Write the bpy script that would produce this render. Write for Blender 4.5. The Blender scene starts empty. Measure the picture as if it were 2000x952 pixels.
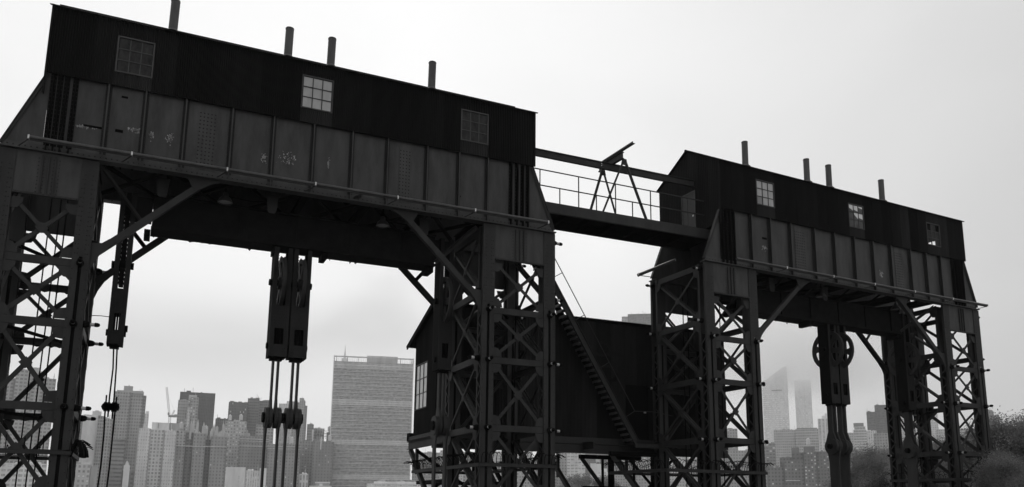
import bpy, math, random
from mathutils import Vector, Matrix
random.seed(7)
R = math.radians
sc = bpy.context.scene
col = sc.collection

# ------------------------------------------------------------------ camera, world, sun, exposure
GZ = -1.7                                    # park level; the camera is at the origin, 1.7 m above it
PITCH, YAW, ROLL, FPX, PX0, PY0 = R(10.6582), R(24.8842), R(.39405), 1617.95, 1026.16, 682.26
FW = Vector((math.sin(YAW)*math.cos(PITCH), math.cos(YAW)*math.cos(PITCH), math.sin(PITCH)))
RT = Vector((math.cos(YAW), -math.sin(YAW), 0))
UP = RT.cross(FW)
cr, sr = math.cos(ROLL), math.sin(ROLL)
rt, up = RT*cr + UP*sr, UP*cr - RT*sr
cam_d = bpy.data.cameras.new("camera")
cam = bpy.data.objects.new("camera", cam_d)
col.objects.link(cam)
cam.matrix_world = Matrix(((rt.x, up.x, -FW.x, 0), (rt.y, up.y, -FW.y, 0), (rt.z, up.z, -FW.z, 0), (0, 0, 0, 1)))
cam_d.sensor_width = 36
cam_d.lens = FPX*36/2000
cam_d.shift_x = -(PX0-1000)/2000
cam_d.shift_y = (PY0-476)/2000
cam_d.clip_start, cam_d.clip_end = .1, 9000
sc.camera = cam

def ray(px, py):
    """direction seen at a point of the photograph (2000 px wide); used to place far buildings in the world"""
    x, y = (px-PX0)/FPX, (py-PY0)/FPX
    x, y = x*cr + y*sr, -x*sr + y*cr
    return FW + RT*x - UP*y

SUN_AZ, SUN_EL = R(8), R(33)                # the bright patch of cloud, beyond the gantries
w = bpy.data.worlds.new("World")
sc.world = w
w.use_nodes = True
nt = w.node_tree
nt.nodes.clear()
def N(tree, t, **kw):
    n = tree.nodes.new(t)
    for k, v in kw.items():
        if hasattr(n, k): setattr(n, k, v)
        else: n.inputs[k].default_value = v
    return n
def L(tree, a, b): tree.links.new(a, b)
def math_node(tree, op, a, b=None, clamp=False):
    n = tree.nodes.new('ShaderNodeMath'); n.operation = op; n.use_clamp = clamp
    for i, v in enumerate((a, b)):
        if v is None: continue
        if isinstance(v, (int, float)): n.inputs[i].default_value = v
        else: tree.links.new(v, n.inputs[i])
    return n.outputs[0]
def maprange(tree, v, a, b, c, d, smooth=True):
    n = tree.nodes.new('ShaderNodeMapRange')
    n.interpolation_type = 'SMOOTHSTEP' if smooth else 'LINEAR'
    tree.links.new(v, n.inputs['Value'])
    for k, x in zip(('From Min', 'From Max', 'To Min', 'To Max'), (a, b, c, d)): n.inputs[k].default_value = x
    return n.outputs[0]
sky = N(nt, 'ShaderNodeTexSky')
sky.sky_type = 'NISHITA'; sky.sun_disc = False
sky.sun_elevation, sky.sun_rotation = SUN_EL, SUN_AZ
bw = N(nt, 'ShaderNodeRGBToBW'); L(nt, sky.outputs[0], bw.inputs[0])
bg1 = N(nt, 'ShaderNodeBackground', Strength=.08); L(nt, bw.outputs[0], bg1.inputs[0])
tc = N(nt, 'ShaderNodeTexCoord')
sd = Vector((math.sin(SUN_AZ)*math.cos(SUN_EL), math.cos(SUN_AZ)*math.cos(SUN_EL), math.sin(SUN_EL)))
dot = N(nt, 'ShaderNodeVectorMath'); dot.operation = 'DOT_PRODUCT'
L(nt, tc.outputs['Generated'], dot.inputs[0]); dot.inputs[1].default_value = sd
glow = math_node(nt, 'POWER', maprange(nt, dot.outputs['Value'], .6, 1.0, 0, 1, False), 1.2)
sep = N(nt, 'ShaderNodeSeparateXYZ'); L(nt, tc.outputs['Generated'], sep.inputs[0])
hor = maprange(nt, sep.outputs['Z'], 0.0, .14, .95, 1.0)
mp = N(nt, 'ShaderNodeMapping'); L(nt, tc.outputs['Generated'], mp.inputs[0]); mp.inputs['Scale'].default_value = (1, 1, 1.7)
nz = N(nt, 'ShaderNodeTexNoise'); L(nt, mp.outputs[0], nz.inputs['Vector'])
nz.inputs['Scale'].default_value = 3.2; nz.inputs['Detail'].default_value = 3; nz.inputs['Roughness'].default_value = .4; nz.inputs['Distortion'].default_value = .6
cl = maprange(nt, nz.outputs[0], .3, .7, .965, 1.035)
def bank(px, py, sx, sz, depth):
    """a soft bank of thicker or thinner cloud, centred on one direction of the sky"""
    d = ray(px, py).normalized()
    m_ = N(nt, 'ShaderNodeMapping'); m_.vector_type = 'POINT'
    sb = N(nt, 'ShaderNodeVectorMath'); sb.operation = 'SUBTRACT'; L(nt, tc.outputs['Generated'], sb.inputs[0]); sb.inputs[1].default_value = d
    sc_ = N(nt, 'ShaderNodeVectorMath'); sc_.operation = 'MULTIPLY'; L(nt, sb.outputs[0], sc_.inputs[0]); sc_.inputs[1].default_value = (1/sx, 1/sx, 1/sz)
    ln_ = N(nt, 'ShaderNodeVectorMath'); ln_.operation = 'LENGTH'; L(nt, sc_.outputs[0], ln_.inputs[0])
    wob = math_node(nt, 'ADD', ln_.outputs['Value'], maprange(nt, nz.outputs[0], .3, .7, -.25, .25))
    return maprange(nt, wob, 0, 1, depth, 1)
base = math_node(nt, 'ADD', math_node(nt, 'MULTIPLY', glow, .38), .66)
val = math_node(nt, 'MULTIPLY', math_node(nt, 'MULTIPLY', base, hor), cl)
for bk in ((430, 640, .30, .085, .80), (760, 640, .26, .07, .90), (1180, 480, .17, .16, 1.10)): val = math_node(nt, 'MULTIPLY', val, bank(*bk))
bg2 = N(nt, 'ShaderNodeBackground', Strength=1.0); L(nt, val, bg2.inputs[0])
mx = N(nt, 'ShaderNodeMixShader', Fac=.93)
L(nt, bg1.outputs[0], mx.inputs[1]); L(nt, bg2.outputs[0], mx.inputs[2])
wo = N(nt, 'ShaderNodeOutputWorld'); L(nt, mx.outputs[0], wo.inputs[0])
sl = bpy.data.lights.new("sun", 'SUN'); sl.energy = .5; sl.angle = R(25); sl.color = (1, .985, .96)
so = bpy.data.objects.new("sun", sl); col.objects.link(so)
so.rotation_euler = (-sd).to_track_quat('-Z', 'Y').to_euler()
so.location = (0, 0, 60)
vs = sc.view_settings
vs.view_transform, vs.look, vs.exposure, vs.gamma = 'Standard', 'None', 0, 1
sc.cycles.use_denoising = True
sc.cycles.volume_bounces = 12
sc.cycles.max_bounces = 14
sc.cycles.diffuse_bounces = 4
sc.cycles.glossy_bounces = 3
sc.cycles.transparent_max_bounces = 8

# ------------------------------------------------------------------ materials
MATS = {}
def mat(name, v, rough=.6, var=.35, scale=2.0, streak=1.0, spec=.3, metal=0, fleck=None, bump=0, stretch=None):
    """grey paint or stone: base value v varied by two noises; streak > 1 stretches the noise down the surface"""
    if name in MATS: return MATS[name]
    m = bpy.data.materials.new(name); m.use_nodes = True
    t = m.node_tree; b = t.nodes['Principled BSDF']
    c = N(t, 'ShaderNodeTexCoord')
    g = N(t, 'ShaderNodeMapping'); L(t, c.outputs['Object'], g.inputs[0])
    g.inputs['Scale'].default_value = stretch or (1, 1, 1/streak)
    n1 = N(t, 'ShaderNodeTexNoise'); L(t, g.outputs[0], n1.inputs['Vector'])
    n1.inputs['Scale'].default_value = scale; n1.inputs['Detail'].default_value = 6; n1.inputs['Roughness'].default_value = .65
    f = maprange(t, n1.outputs[0], .25, .75, v*(1-var), v*(1+var), False)
    if fleck:
        n2 = N(t, 'ShaderNodeTexNoise'); L(t, c.outputs['Object'], n2.inputs['Vector'])
        n2.inputs['Scale'].default_value = 9; n2.inputs['Detail'].default_value = 5; n2.inputs['Roughness'].default_value = .7
        k = maprange(t, n2.outputs[0], .70, .73, 0, 1)
        mx = N(t, 'ShaderNodeMix'); mx.data_type = 'FLOAT'
        L(t, k, mx.inputs[0]); L(t, f, mx.inputs[2]); mx.inputs[3].default_value = fleck
        f = mx.outputs[0]
    cc = N(t, 'ShaderNodeCombineColor')
    for i in range(3): L(t, f, cc.inputs[i])
    L(t, cc.outputs[0], b.inputs['Base Color'])
    b.inputs['Roughness'].default_value = rough
    b.inputs['Specular IOR Level'].default_value = spec
    b.inputs['Metallic'].default_value = metal
    if bump:
        bp = N(t, 'ShaderNodeBump', Strength=bump, Distance=.01)
        L(t, n1.outputs[0], bp.inputs['Height']); L(t, bp.outputs[0], b.inputs['Normal'])
    MATS[name] = m
    return m
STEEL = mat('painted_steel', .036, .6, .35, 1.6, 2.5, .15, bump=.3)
STEELD = mat('dark_steel', .0055, .8, .4, 1.8, 2.0, .05, bump=.3)  # dark steel; shade of inner members is put into its tone
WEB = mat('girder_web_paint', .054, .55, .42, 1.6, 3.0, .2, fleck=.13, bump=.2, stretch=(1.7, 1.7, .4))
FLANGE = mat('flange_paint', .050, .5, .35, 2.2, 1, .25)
RIVET = mat('dark_rivet', .013, .6, .3, 3, 1, .2)  # rivets set darker than the plates so their rows show
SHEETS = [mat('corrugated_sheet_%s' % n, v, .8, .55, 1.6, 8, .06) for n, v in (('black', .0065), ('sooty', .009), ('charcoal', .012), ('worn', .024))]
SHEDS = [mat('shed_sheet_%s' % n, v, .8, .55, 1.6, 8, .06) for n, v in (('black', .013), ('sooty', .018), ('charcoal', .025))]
ROOFM = mat('roof_sheet', .010, .9, .3, 1, 1, .03)
BEAMM = mat('shaded_beam', .010, .8, .6, 2.5, 1, .08)  # shade between the girders put into a dark tone
BLOCKM = mat('block_steel', .020, .6, .4, 2, 2, .12)  # darkened steel: shade under the beam put into the colour
STIFF = mat('shaded_stiffener', .024, .6, .4, 2, 3, .12)  # side shade of the stiffener legs put into a darker colour
NOSE = mat('lit_stiffener_edge', .05, .55, .3, 2, 3, .2)  # light on the front edges put into a paler colour
PIPE = mat('vent_pipe_paint', .075, .55, .35, 3, 4, .3)
CHIP = mat('bared_primer', .34, .8, .4, 9, 1, .1)
TUBE = mat('tube_glass', .058, .35, .5, 3, 1, .4)
CLIP = mat('bright_clip', .65, .3, .2, 3, 1, .6)
BLACK = mat('flat_black', .004, .9, .2, 3, 1, .05)  # flat black; slots and pipe bores get their inner dark from it
LENS = mat('lamp_lens', .42, .2, .2, 5, 1, .7)
ENAMEL = mat('lamp_enamel', .035, .3, .3, 4, 1, .5)
PANE_PALE = mat('backlit_pale_pane', .38, .35, .22, 3, 3, .5)  # light from behind the frosted glass put into the pale colour
PANE_MID = mat('backlit_grey_pane', .20, .3, .3, 3, 3, .5)  # light from behind put into a duller grey
PANE_DARK = mat('sooty_dark_pane', .030, .6, .75, 5, 2, .12)
PANE_SKY = mat('sky_tinted_pane', .30, .12, .25, 2, 1, 1.0)  # sky reflection put into a pale base colour
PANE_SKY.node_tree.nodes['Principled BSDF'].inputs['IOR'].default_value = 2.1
PANE_BRIGHT = mat('sky_bright_pane', .7, .4, .25, 3, 2, .4)  # sky brightness of the broken panes put into a white colour
SASH = mat('sash_steel', .05, .6, .3, 4, 1, .2)
SASHL = mat('sash_steel_bare', .065, .6, .3, 4, 1, .2)
FEATHER = mat('pigeon_feather', .05, .7, .4, 20, 1, .1)
BARK = mat('bark', .10, .9, .4, 12, 4, .1)
def leaf(name, v):
    m = bpy.data.materials.new(name); m.use_nodes = True; t = m.node_tree; t.nodes.clear()
    a, b, x, o = N(t, 'ShaderNodeBsdfDiffuse'), N(t, 'ShaderNodeBsdfTranslucent'), N(t, 'ShaderNodeMixShader', Fac=.5), N(t, 'ShaderNodeOutputMaterial')
    for q in (a, b): q.inputs['Color'].default_value = (v, v, v, 1)
    L(t, a.outputs[0], x.inputs[1]); L(t, b.outputs[0], x.inputs[2]); L(t, x.outputs[0], o.inputs[0])
    return m
LEAF = [leaf('spring_leaf_%s' % n, v) for n, v in (('dark', .18), ('mid', .25), ('light', .33))]
def fm(a):
    m = mat('facade_%03d' % round(a*1000), min(.85, a*1.85+.03), .75, .22, .12, 4, .2); m['v'] = a; return m  # albedo lifted to carry part of the distance haze
def gm(a):
    m = mat('window_glass_%03d' % round(a*1000), a*2.2+.03, .3, .55, .33, .8, .4); m['v'] = a; return m  # glass tone lifted too, with some of the haze in it

# ------------------------------------------------------------------ mesh builder
class MB:
    def __init__(s): s.v, s.f, s.s = [], [], []
    def add(s, vs, fs, smooth=False):
        o = len(s.v); s.v += [tuple(p) for p in vs]
        s.f += [tuple(i+o for i in f) for f in fs]; s.s += [smooth]*len(fs)
        return s
    def box(s, x0, x1, y0, y1, z0, z1):
        return s.add([(x, y, z) for z in (z0, z1) for y in (y0, y1) for x in (x0, x1)],
                     [(0, 2, 3, 1), (4, 5, 7, 6), (0, 1, 5, 4), (2, 6, 7, 3), (0, 4, 6, 2), (1, 3, 7, 5)])
    def bar(s, a, b, w, h, upv=(0, 0, 1), off=(0, 0)):
        """straight bar from a to b; w across, h along upv"""
        a, b = Vector(a), Vector(b); d = (b-a).normalized(); u = Vector(upv)
        r = d.cross(u)
        if r.length < 1e-4: r = d.cross(Vector((0, 1, 0)))
        r.normalize(); u = r.cross(d)
        o = r*off[0] + u*off[1]
        q = [r*(i*w/2) + u*(j*h/2) + o for i, j in ((-1, -1), (1, -1), (1, 1), (-1, 1))]
        return s.add([a+k for k in q]+[b+k for k in q], [(3, 2, 1, 0), (4, 5, 6, 7), (0, 1, 5, 4), (1, 2, 6, 5), (2, 3, 7, 6), (3, 0, 4, 7)])
    def angle(s, a, b, w, t, upv, flip=1):
        """L section: one leg flat in the plane normal to upv, one standing along upv"""
        s.bar(a, b, w, t, upv)
        return s.bar(a, b, t, w*.8, upv, (flip*(w-t)/2, w*.4+t/2+.001))
    def ibeam(s, a, b, w, h, t=.02, upv=(0, 0, 1)):
        s.bar(a, b, w, t, upv, (0, h/2-t/2)); s.bar(a, b, w, t, upv, (0, -h/2+t/2))
        return s.bar(a, b, t, h-2*t, upv)
    def channel(s, a, b, w, h, t=.02, upv=(0, 0, 1), side=1):
        s.bar(a, b, t, h, upv, (side*(w-t)/2, 0))
        s.bar(a, b, w-t, t, upv, (-side*t/2, h/2-t/2))
        return s.bar(a, b, w-t, t, upv, (-side*t/2, -h/2+t/2))
    def cyl(s, a, b, r, n=10, r2=None, caps=True):
        a, b = Vector(a), Vector(b); d = (b-a).normalized()
        u = d.cross(Vector((0, 0, 1)))
        if u.length < 1e-3: u = Vector((1, 0, 0))
        u.normalize(); v = d.cross(u); r2 = r if r2 is None else r2
        ring = [(u*math.cos(2*math.pi*i/n)+v*math.sin(2*math.pi*i/n)) for i in range(n)]
        s.add([a+k*r for k in ring]+[b+k*r2 for k in ring], [(i, (i+1) % n, n+(i+1) % n, n+i) for i in range(n)], n > 6)
        if caps: s.add([a+k*r for k in ring]+[b+k*r2 for k in ring], [tuple(range(n-1, -1, -1)), tuple(range(n, 2*n))])
        return s
    def tube(s, pts, r, n=5):
        for a, b in zip(pts, pts[1:]): s.cyl(a, b, r, n, caps=False)
        return s
    def lathe(s, prof, o, axis='z', n=12):
        """profile [(r, h)] turned about an axis through o"""
        vs = []
        for r, h in prof:
            for i in range(n):
                c, q = r*math.cos(2*math.pi*i/n), r*math.sin(2*math.pi*i/n)
                vs.append(Vector(o)+Vector({'z': (c, q, h), 'x': (h, c, q), 'y': (q, h, c), '-y': (c, -h, q), '-x': (-h, q, c)}[axis]))
        fs = [(j*n+i, j*n+(i+1) % n, (j+1)*n+(i+1) % n, (j+1)*n+i) for j in range(len(prof)-1) for i in range(n)]
        return s.add(vs, fs, True)
    def prism(s, pts, y0, y1):
        """outline in x,z given thickness along y"""
        n = len(pts)
        s.add([(x, y0, z) for x, z in pts]+[(x, y1, z) for x, z in pts],
              [tuple(range(n)), tuple(range(2*n-1, n-1, -1))]+[(i, n+i, n+(i+1) % n, (i+1) % n) for i in range(n)])
        return s
    def prismx(s, pts, x0, x1):
        """outline in y,z given thickness along x"""
        n = len(pts)
        s.add([(x0, y, z) for y, z in pts]+[(x1, y, z) for y, z in pts],
              [tuple(range(n-1, -1, -1)), tuple(range(n, 2*n))]+[(i, (i+1) % n, n+(i+1) % n, n+i) for i in range(n)])
        return s
    def stud(s, p, r, ax):
        """small rivet head standing out along ax"""
        p, ax = Vector(p), Vector(ax)
        u = ax.orthogonal().normalized(); v = ax.cross(u); r *= 1.3
        return s.add([p+u*r, p+v*r, p-u*r, p-v*r, p+ax*r*.55], [(0, 1, 4), (1, 2, 4), (2, 3, 4), (3, 0, 4)])
    def mesh(s, name, m):
        me = bpy.data.meshes.new(name); me.from_pydata(s.v, [], s.f)
        me.polygons.foreach_set('use_smooth', s.s)
        me.materials.append(m); me.update()
        return me

OFF = {}
def tag(o, label=None, cat=None, group=None, kind=None):
    for k, v in (('label', label), ('category', cat), ('group', group), ('kind', kind)):
        if v: o[k] = v
    return o
class Frame:
    """a place with its own axes: frame point p0 stands at world O, turned by rot about z"""
    def __init__(s, O, p0, rot): s.O, s.p0, s.rot = Vector(O), Vector(p0), rot
    def W(s, p):
        d = Vector(p)-s.p0; d.rotate(Matrix.Rotation(s.rot, 3, 'Z')); return s.O+d
    def thing(s, name, base, label, cat, group=None, kind=None):
        o = bpy.data.objects.new(name, None); col.objects.link(o)
        o.location = s.W(base); o.rotation_euler.z = s.rot; o.empty_display_size = .3
        OFF[o.name] = -Vector(base)
        return tag(o, label, cat, group, kind)
def inst(name, me, parent, loc=(0, 0, 0), rot=(0, 0, 0), kind=None, label=None):
    o = bpy.data.objects.new(name, me); col.objects.link(o)
    if parent is not None: o.parent = parent
    o.location = Vector(loc)+(OFF.get(parent.name, Vector()) if parent is not None else Vector())
    o.rotation_euler = rot
    return tag(o, label, None, None, kind)
def part(name, mb, m, parent, kind=None, label=None):
    return inst(name, mb.mesh(name, m), parent, kind=kind, label=label)
def struct(name, mb, m):
    return tag(inst(name, mb.mesh(name, m), None), kind='structure')

# ------------------------------------------------------------------ ground, river, far shore
struct('ground', MB().box(-260, 320, -160, 46, GZ-1, GZ), mat('park_paving', .16, .9, .3, .4))
struct('river', MB().box(-2300, 2900, 46.01, 2700, GZ-3.2, GZ-2.2), mat('river_water', .03, .08, .3, .05, 1, .5, bump=.2))
mb = MB()
n = 48
for i in range(n):
    a0, a1 = R(-65+150*i/n), R(-65+150*(i+1)/n)
    ps = [(math.sin(a)*r, math.cos(a)*r) for a, r in ((a0, 600), (a1, 600), (a1, 2650), (a0, 2650))]
    mb.add([(x, y, GZ-2.19) for x, y in ps]+[(x, y, GZ+1) for x, y in ps],
           [(0, 1, 2, 3), (7, 6, 5, 4), (0, 4, 5, 1), (2, 6, 7, 3)])
struct('far_shore', mb, mat('city_ground', .2, .9, .3, .02))

# ------------------------------------------------------------------ the two gantries
F1 = Frame((0, 30, 0), (0, 0, 0), 0)
F2 = Frame((24, 30.471, 0), (24, 0, 0), R(3.0571))
ZB, ZF, ZP = 11.36, 14.13, 9.85              # girder underside, top of flare, underside of end plates
DEP, PW, PD = 4.25, .52, .55                 # tower depth, post width and depth
LVF = (ZP, 7.72, 5.68, 2.97, .28, -1.55)     # joints of the front and rear faces
LVS = (11.14, 8.5, 5.75, 2.98, .25, -1.6)    # joints of the side faces
PTOP = 11.30

# one post, shared by all sixteen: plates with a grooved face, laced sides
def post_meshes():
    m = MB()
    for y0, y1 in ((0, .03), (PD-.03, PD)):
        m.box(0, PW, y0+(.0 if y0 == 0 else .0), y1, 7.95, PTOP)
        m.box(0, .205, y0, y1, GZ, 7.949); m.box(.315, PW, y0, y1, GZ, 7.949)
    for x0, x1 in ((.004, .024), (PW-.024, PW-.004)):
        for y0, y1 in ((.0302, .13), (PD-.13, PD-.0302)): m.box(x0, x1, y0, y1, GZ, PTOP-.003)
    m.box(-.05, PW+.05, -.05, PD+.05, GZ-.05, GZ+.05)
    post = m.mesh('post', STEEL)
    global GROOVE
    m = MB()
    for y0 in (.034, PD-.064): m.box(.165, .355, y0+.012, y0+.03, GZ+.06, 7.94)
    GROOVE = m.mesh('web_plate', STEELD)  # shade of the groove put into the plate's dark colour
    m = MB()
    for x in (-.007, PW+.007):
        z, k = GZ+.2, 0
        while z < 7.6:
            a, b = (.06, PD-.06) if k % 2 else (PD-.06, .06)
            m.bar((x, a, z), (x, b, z+.4), .062, .012, (1, 0, 0)); z += .4; k += 1
    lac = m.mesh('lacing', STEEL)
    m = MB()
    for x in (.07, .15, .37, .45):
        z = 8.05
        while z < 10.9: m.stud((x, 0, z), .022, (0, -1, 0)); z += .16 if x in (.15, .37) else .32
    for x in (.05, .47):
        z = GZ+.3
        while z < 7.8: m.stud((x, 0, z), .02, (0, -1, 0)); z += .33
    riv = m.mesh('rivets', RIVET)
    return post, lac, riv
POST, LACE, PRIV = post_meshes()

def gantry(F, name_label, cat, left, right, house_x, stiff, clusters, splices, chips, slots):
    xm = (left[0]+right[1])/2
    g = F.thing('steel_gantry', (xm, DEP/2, GZ), name_label, cat, 'paired transfer gantries')
    for (o0, o1) in (left, right):                              # towers
        for px in (o0, o1-PW):
            for py in (0, DEP-PD):
                p = inst('post', POST, g, (px, py, 0))
                inst('lacing', LACE, p, kind='stuff'); inst('web_plate', GROOVE, p)
                if py == 0: inst('rivets', PRIV, p, kind='stuff')
        il, ir = o0+PW, o1-PW                                   # clear bay between the posts
        for yy, s in ((.035, 1), (DEP-.035, -1)):               # front and rear faces
            m = MB()
            m.box(il+.001, ir-.001, min(yy, yy+.03*s), max(yy, yy+.03*s), ZP, ZB-.028)
            pl = part('end_plate', m, WEB, g)
            m = MB()
            cxm = (il+ir)/2
            for dx in (-.19, 0, .19): m.box(cxm+dx-.025, cxm+dx+.025, min(yy-.07*s, yy-.001*s), max(yy-.07*s, yy-.001*s), ZP+.04, ZB-.13)
            m.box(il+.002, ir-.002, min(yy-.11*s, yy-.0005*s), max(yy-.11*s, yy-.0005*s), ZP-.03, ZP+.035)
            part('plate_stiffener', m, STEEL, g)
            if s > 0:
                m = MB()
                for dx in (-.3, -.13, .13, .3):
                    z = ZP+.1
                    while z < ZB-.2: m.stud((cxm+dx, yy, z), .02, (0, -1, 0)); z += .13
                x = il+.1
                while x < ir: m.stud((x, yy-.11, ZP), .018, (0, -1, 0)); x += .16
                part('rivets', m, RIVET, g, 'stuff')
            for k in range(1, len(LVF)-1):                      # cross beams and X braces
                z = LVF[k]
                m = MB(); m.channel((il+.002, yy+.10*s, z), (ir-.002, yy+.10*s, z), .16, .25, .02, side=s)
                part('cross_beam', m, STEEL, g)
            for k in range(len(LVF)-1):
                z1, z0 = LVF[k]-.16, LVF[k+1]+.16
                for (xa, xb, dy) in ((il, ir, .05), (ir, il, .075)):
                    m = MB(); sg = 1 if xb > xa else -1
                    m.angle((xa+.12*sg, yy+dy*s, z1-.05), (xb-.12*sg, yy+dy*s, z0+.05), .13, .02, (0, s, 0))
                    if s < 0:
                        o_ = .16 if sg > 0 else -.0
                        m.angle((xa+.12*sg, yy+dy*s-.2, z1-.05), (xb-.12*sg, yy+dy*s-.2, z0+.05), .11, .02, (0, s, 0))
                        for q in range(1, 7):
                            t = q/7; x_ = xa+.12*sg+(xb-xa-.24*sg)*t; z_ = z1-.05+(z0-z1+.1)*t
                            m.bar((x_, yy+dy*s-.19, z_), (x_, yy+dy*s-.01, z_), .06, .012, (0, 0, 1))
                    part('brace', m, STEEL, g)
                for xa, sg in ((il, 1), (ir, -1)):              # gussets in the corners
                    for zc, sz in ((z1, -1), (z0, 1)):
                        m = MB()
                        pts = [(xa+.003*sg, zc+.02*sz*-1), (xa+.36*sg, zc-.02*sz), (xa+.33*sg, zc+.14*sz), (xa+.2*sg, zc+.33*sz), (xa+.003*sg, zc+.36*sz)]
                        m.prism(pts if sg*sz < 0 else pts[::-1], yy+.012*s if s > 0 else yy-.026, yy+.026 if s > 0 else yy-.012)
                        part('gusset_plate', m, STEEL, g)
                m = MB()
                xc, zc = (il+ir)/2, (z0+z1)/2
                m.prism([(xc-.2, zc), (xc, zc-.2), (xc+.2, zc), (xc, zc+.2)], *sorted((yy+.022*s, yy+.036*s)))
                part('gusset_plate', m, STEEL, g)
        for xx, s in ((o0+.03, 1), (o1-.03, -1)):               # side faces
            ya, yb = PD, DEP-PD
            for k in range(0, len(LVS)-1):
                z = LVS[k]
                m = MB(); m.channel((xx+.09*s, ya+.002, z), (xx+.09*s, yb-.002, z), .15, .27, .02, side=-s)
                part('cross_beam', m, STEEL, g)
            for k in range(len(LVS)-1):
                z1, z0 = LVS[k]-.15, LVS[k+1]+.15
                m = MB()                                        # heavy double member, battened
                for dx in (.04, .2): m.angle((xx+dx*s, yb-.1, z1-.05), (xx+dx*s, ya+.1, z0+.05), .11, .018, (s, 0, 0))
                for q in range(1, 8):
                    t = q/8; y = yb-.1+(ya-yb+.2)*t; z = z1-.05+(z0-z1+.1)*t
                    m.bar((xx+.05*s, y, z), (xx+.19*s, y, z), .07, .012, (0, .6, .8))
                part('brace', m, STEEL, g)
                m = MB(); m.angle((xx+.005*s, ya+.1, z1-.05), (xx+.005*s, yb-.1, z0+.05), .085, .014, (s, 0, 0))
                part('brace', m, STEEL, g)
                for yc, sy in ((ya, 1), (yb, -1)):
                    for zc, sz in ((z1, -1), (z0, 1)):
                        m = MB()
                        pts = [(yc+.003*sy, zc-.05*sz), (yc+.3*sy, zc-.05*sz), (yc+.3*sy, zc+.1*sz), (yc+.16*sy, zc+.32*sz), (yc+.003*sy, zc+.34*sz)]
                        m.prismx(pts if sy*sz > 0 else pts[::-1], *sorted((xx-.012*s, xx-.028*s)))
                        part('gusset_plate', m, STEEL, g)
                m = MB()
                yc, zc = (ya+yb)/2, (z0+z1)/2
                m.prismx([(yc-.2, zc), (yc, zc-.2), (yc+.2, zc), (yc, zc+.2)], *sorted((xx+.012*s, xx+.027*s)))
                part('gusset_plate', m, STEEL, g)
        for z in LVS[1:-1]:
            m = MB(); m.angle((o0+PW, PD, z-.2), (o1-PW, DEP-PD, z-.2), .1, .015, (0, 0, 1)); part('diaphragm_brace', m, STEELD, g)
        lx = (o0+o1)/2-.12
        for dx, yy in ((-.15, DEP-.8), (.15, DEP-.8), (.55, 1.5)):  # slack service pipes inside the tower
            part('service_pipe', MB().cyl((lx+dx, yy, GZ), (lx+dx+.1, yy, 11), .026, 6), STEELD, g)
    # girders
    for yw, s, nm in ((.10, 1, 'front'), (DEP-.10, -1, 'rear')):
        x0, x1 = left[0]+.02, right[1]-.02
        h0, h1 = house_x
        xs = [h0+.15]+list(stiff)+[h1-.15]
        for a, b in zip(xs, xs[1:]):                            # web plates, each its own piece
            dy = random.uniform(-.006, .006)
            m = MB(); m.box(a+.004, b-.004, min(yw+dy, yw+dy+.02*s), max(yw+dy, yw+dy+.02*s), ZB+.02, ZF+.35)
            part('web_panel', m, WEB, g)
        for xa, xb, sg in ((x0, h0+.15, 1), (x1, h1-.15, -1)):  # flared ends
            tx = h0+.05 if sg > 0 else h1-.05
            pts = [(xa, ZB+.02), (xa+.0*sg, ZB+.14), (tx, ZF), (tx, ZF+.35), (xb-.002*sg, ZF+.35), (xb-.002*sg, ZB+.02)]
            m = MB(); m.prism(pts[::-1] if sg > 0 else pts, *sorted((yw, yw+.02*s)))
            part('flare_plate', m, WEB, g)
            m = MB(); m.bar((xa-.01*sg, yw-.02*s, ZB+.13), (tx-.01*sg, yw-.02*s, ZF+.03), .17, .022, (0, 0, 1) if 0 else (-sg, 0, .5))
            m.bar((xa+.03*sg, yw-.055*s, ZB+.13), (tx+.03*sg, yw-.055*s, ZF-.02), .02, .10, (-sg, 0, .5))
            part('flare_edge_angle', m, STEEL, g)
        for x in stiff:                                         # T stiffeners
            m = MB()
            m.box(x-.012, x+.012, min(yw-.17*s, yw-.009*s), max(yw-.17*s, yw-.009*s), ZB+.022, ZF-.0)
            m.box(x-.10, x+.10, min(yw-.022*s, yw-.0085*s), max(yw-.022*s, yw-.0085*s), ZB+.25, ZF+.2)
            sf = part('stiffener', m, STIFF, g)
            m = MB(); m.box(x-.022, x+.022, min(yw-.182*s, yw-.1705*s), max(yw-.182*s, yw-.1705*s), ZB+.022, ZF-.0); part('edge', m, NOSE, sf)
        for x in clusters:
            m = MB()
            m.box(x-.016, x+.016, min(yw-.17*s, yw-.009*s), max(yw-.17*s, yw-.009*s), ZB+.06, ZF)
            m.box(x-.085, x+.085, min(yw-.024*s, yw-.0085*s), max(yw-.024*s, yw-.0085*s), ZB+.1, ZF+.2)
            part('stiffener', m, STEELD, g)
        m = MB()                                                # bottom flange: upstand angle and soffit plate
        ylo, yhi = sorted((yw-.035*s, yw-.0095*s)); m.box(x0+.05, x1-.05, ylo, yhi, ZB+.03, ZB+.24)
        ylo, yhi = sorted((yw-.20*s, yw+.22*s)); m.box(x0-.03, x1+.03, ylo, yhi, ZB-.025, ZB+.018)
        part('bottom_flange', m, FLANGE, g)
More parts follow.
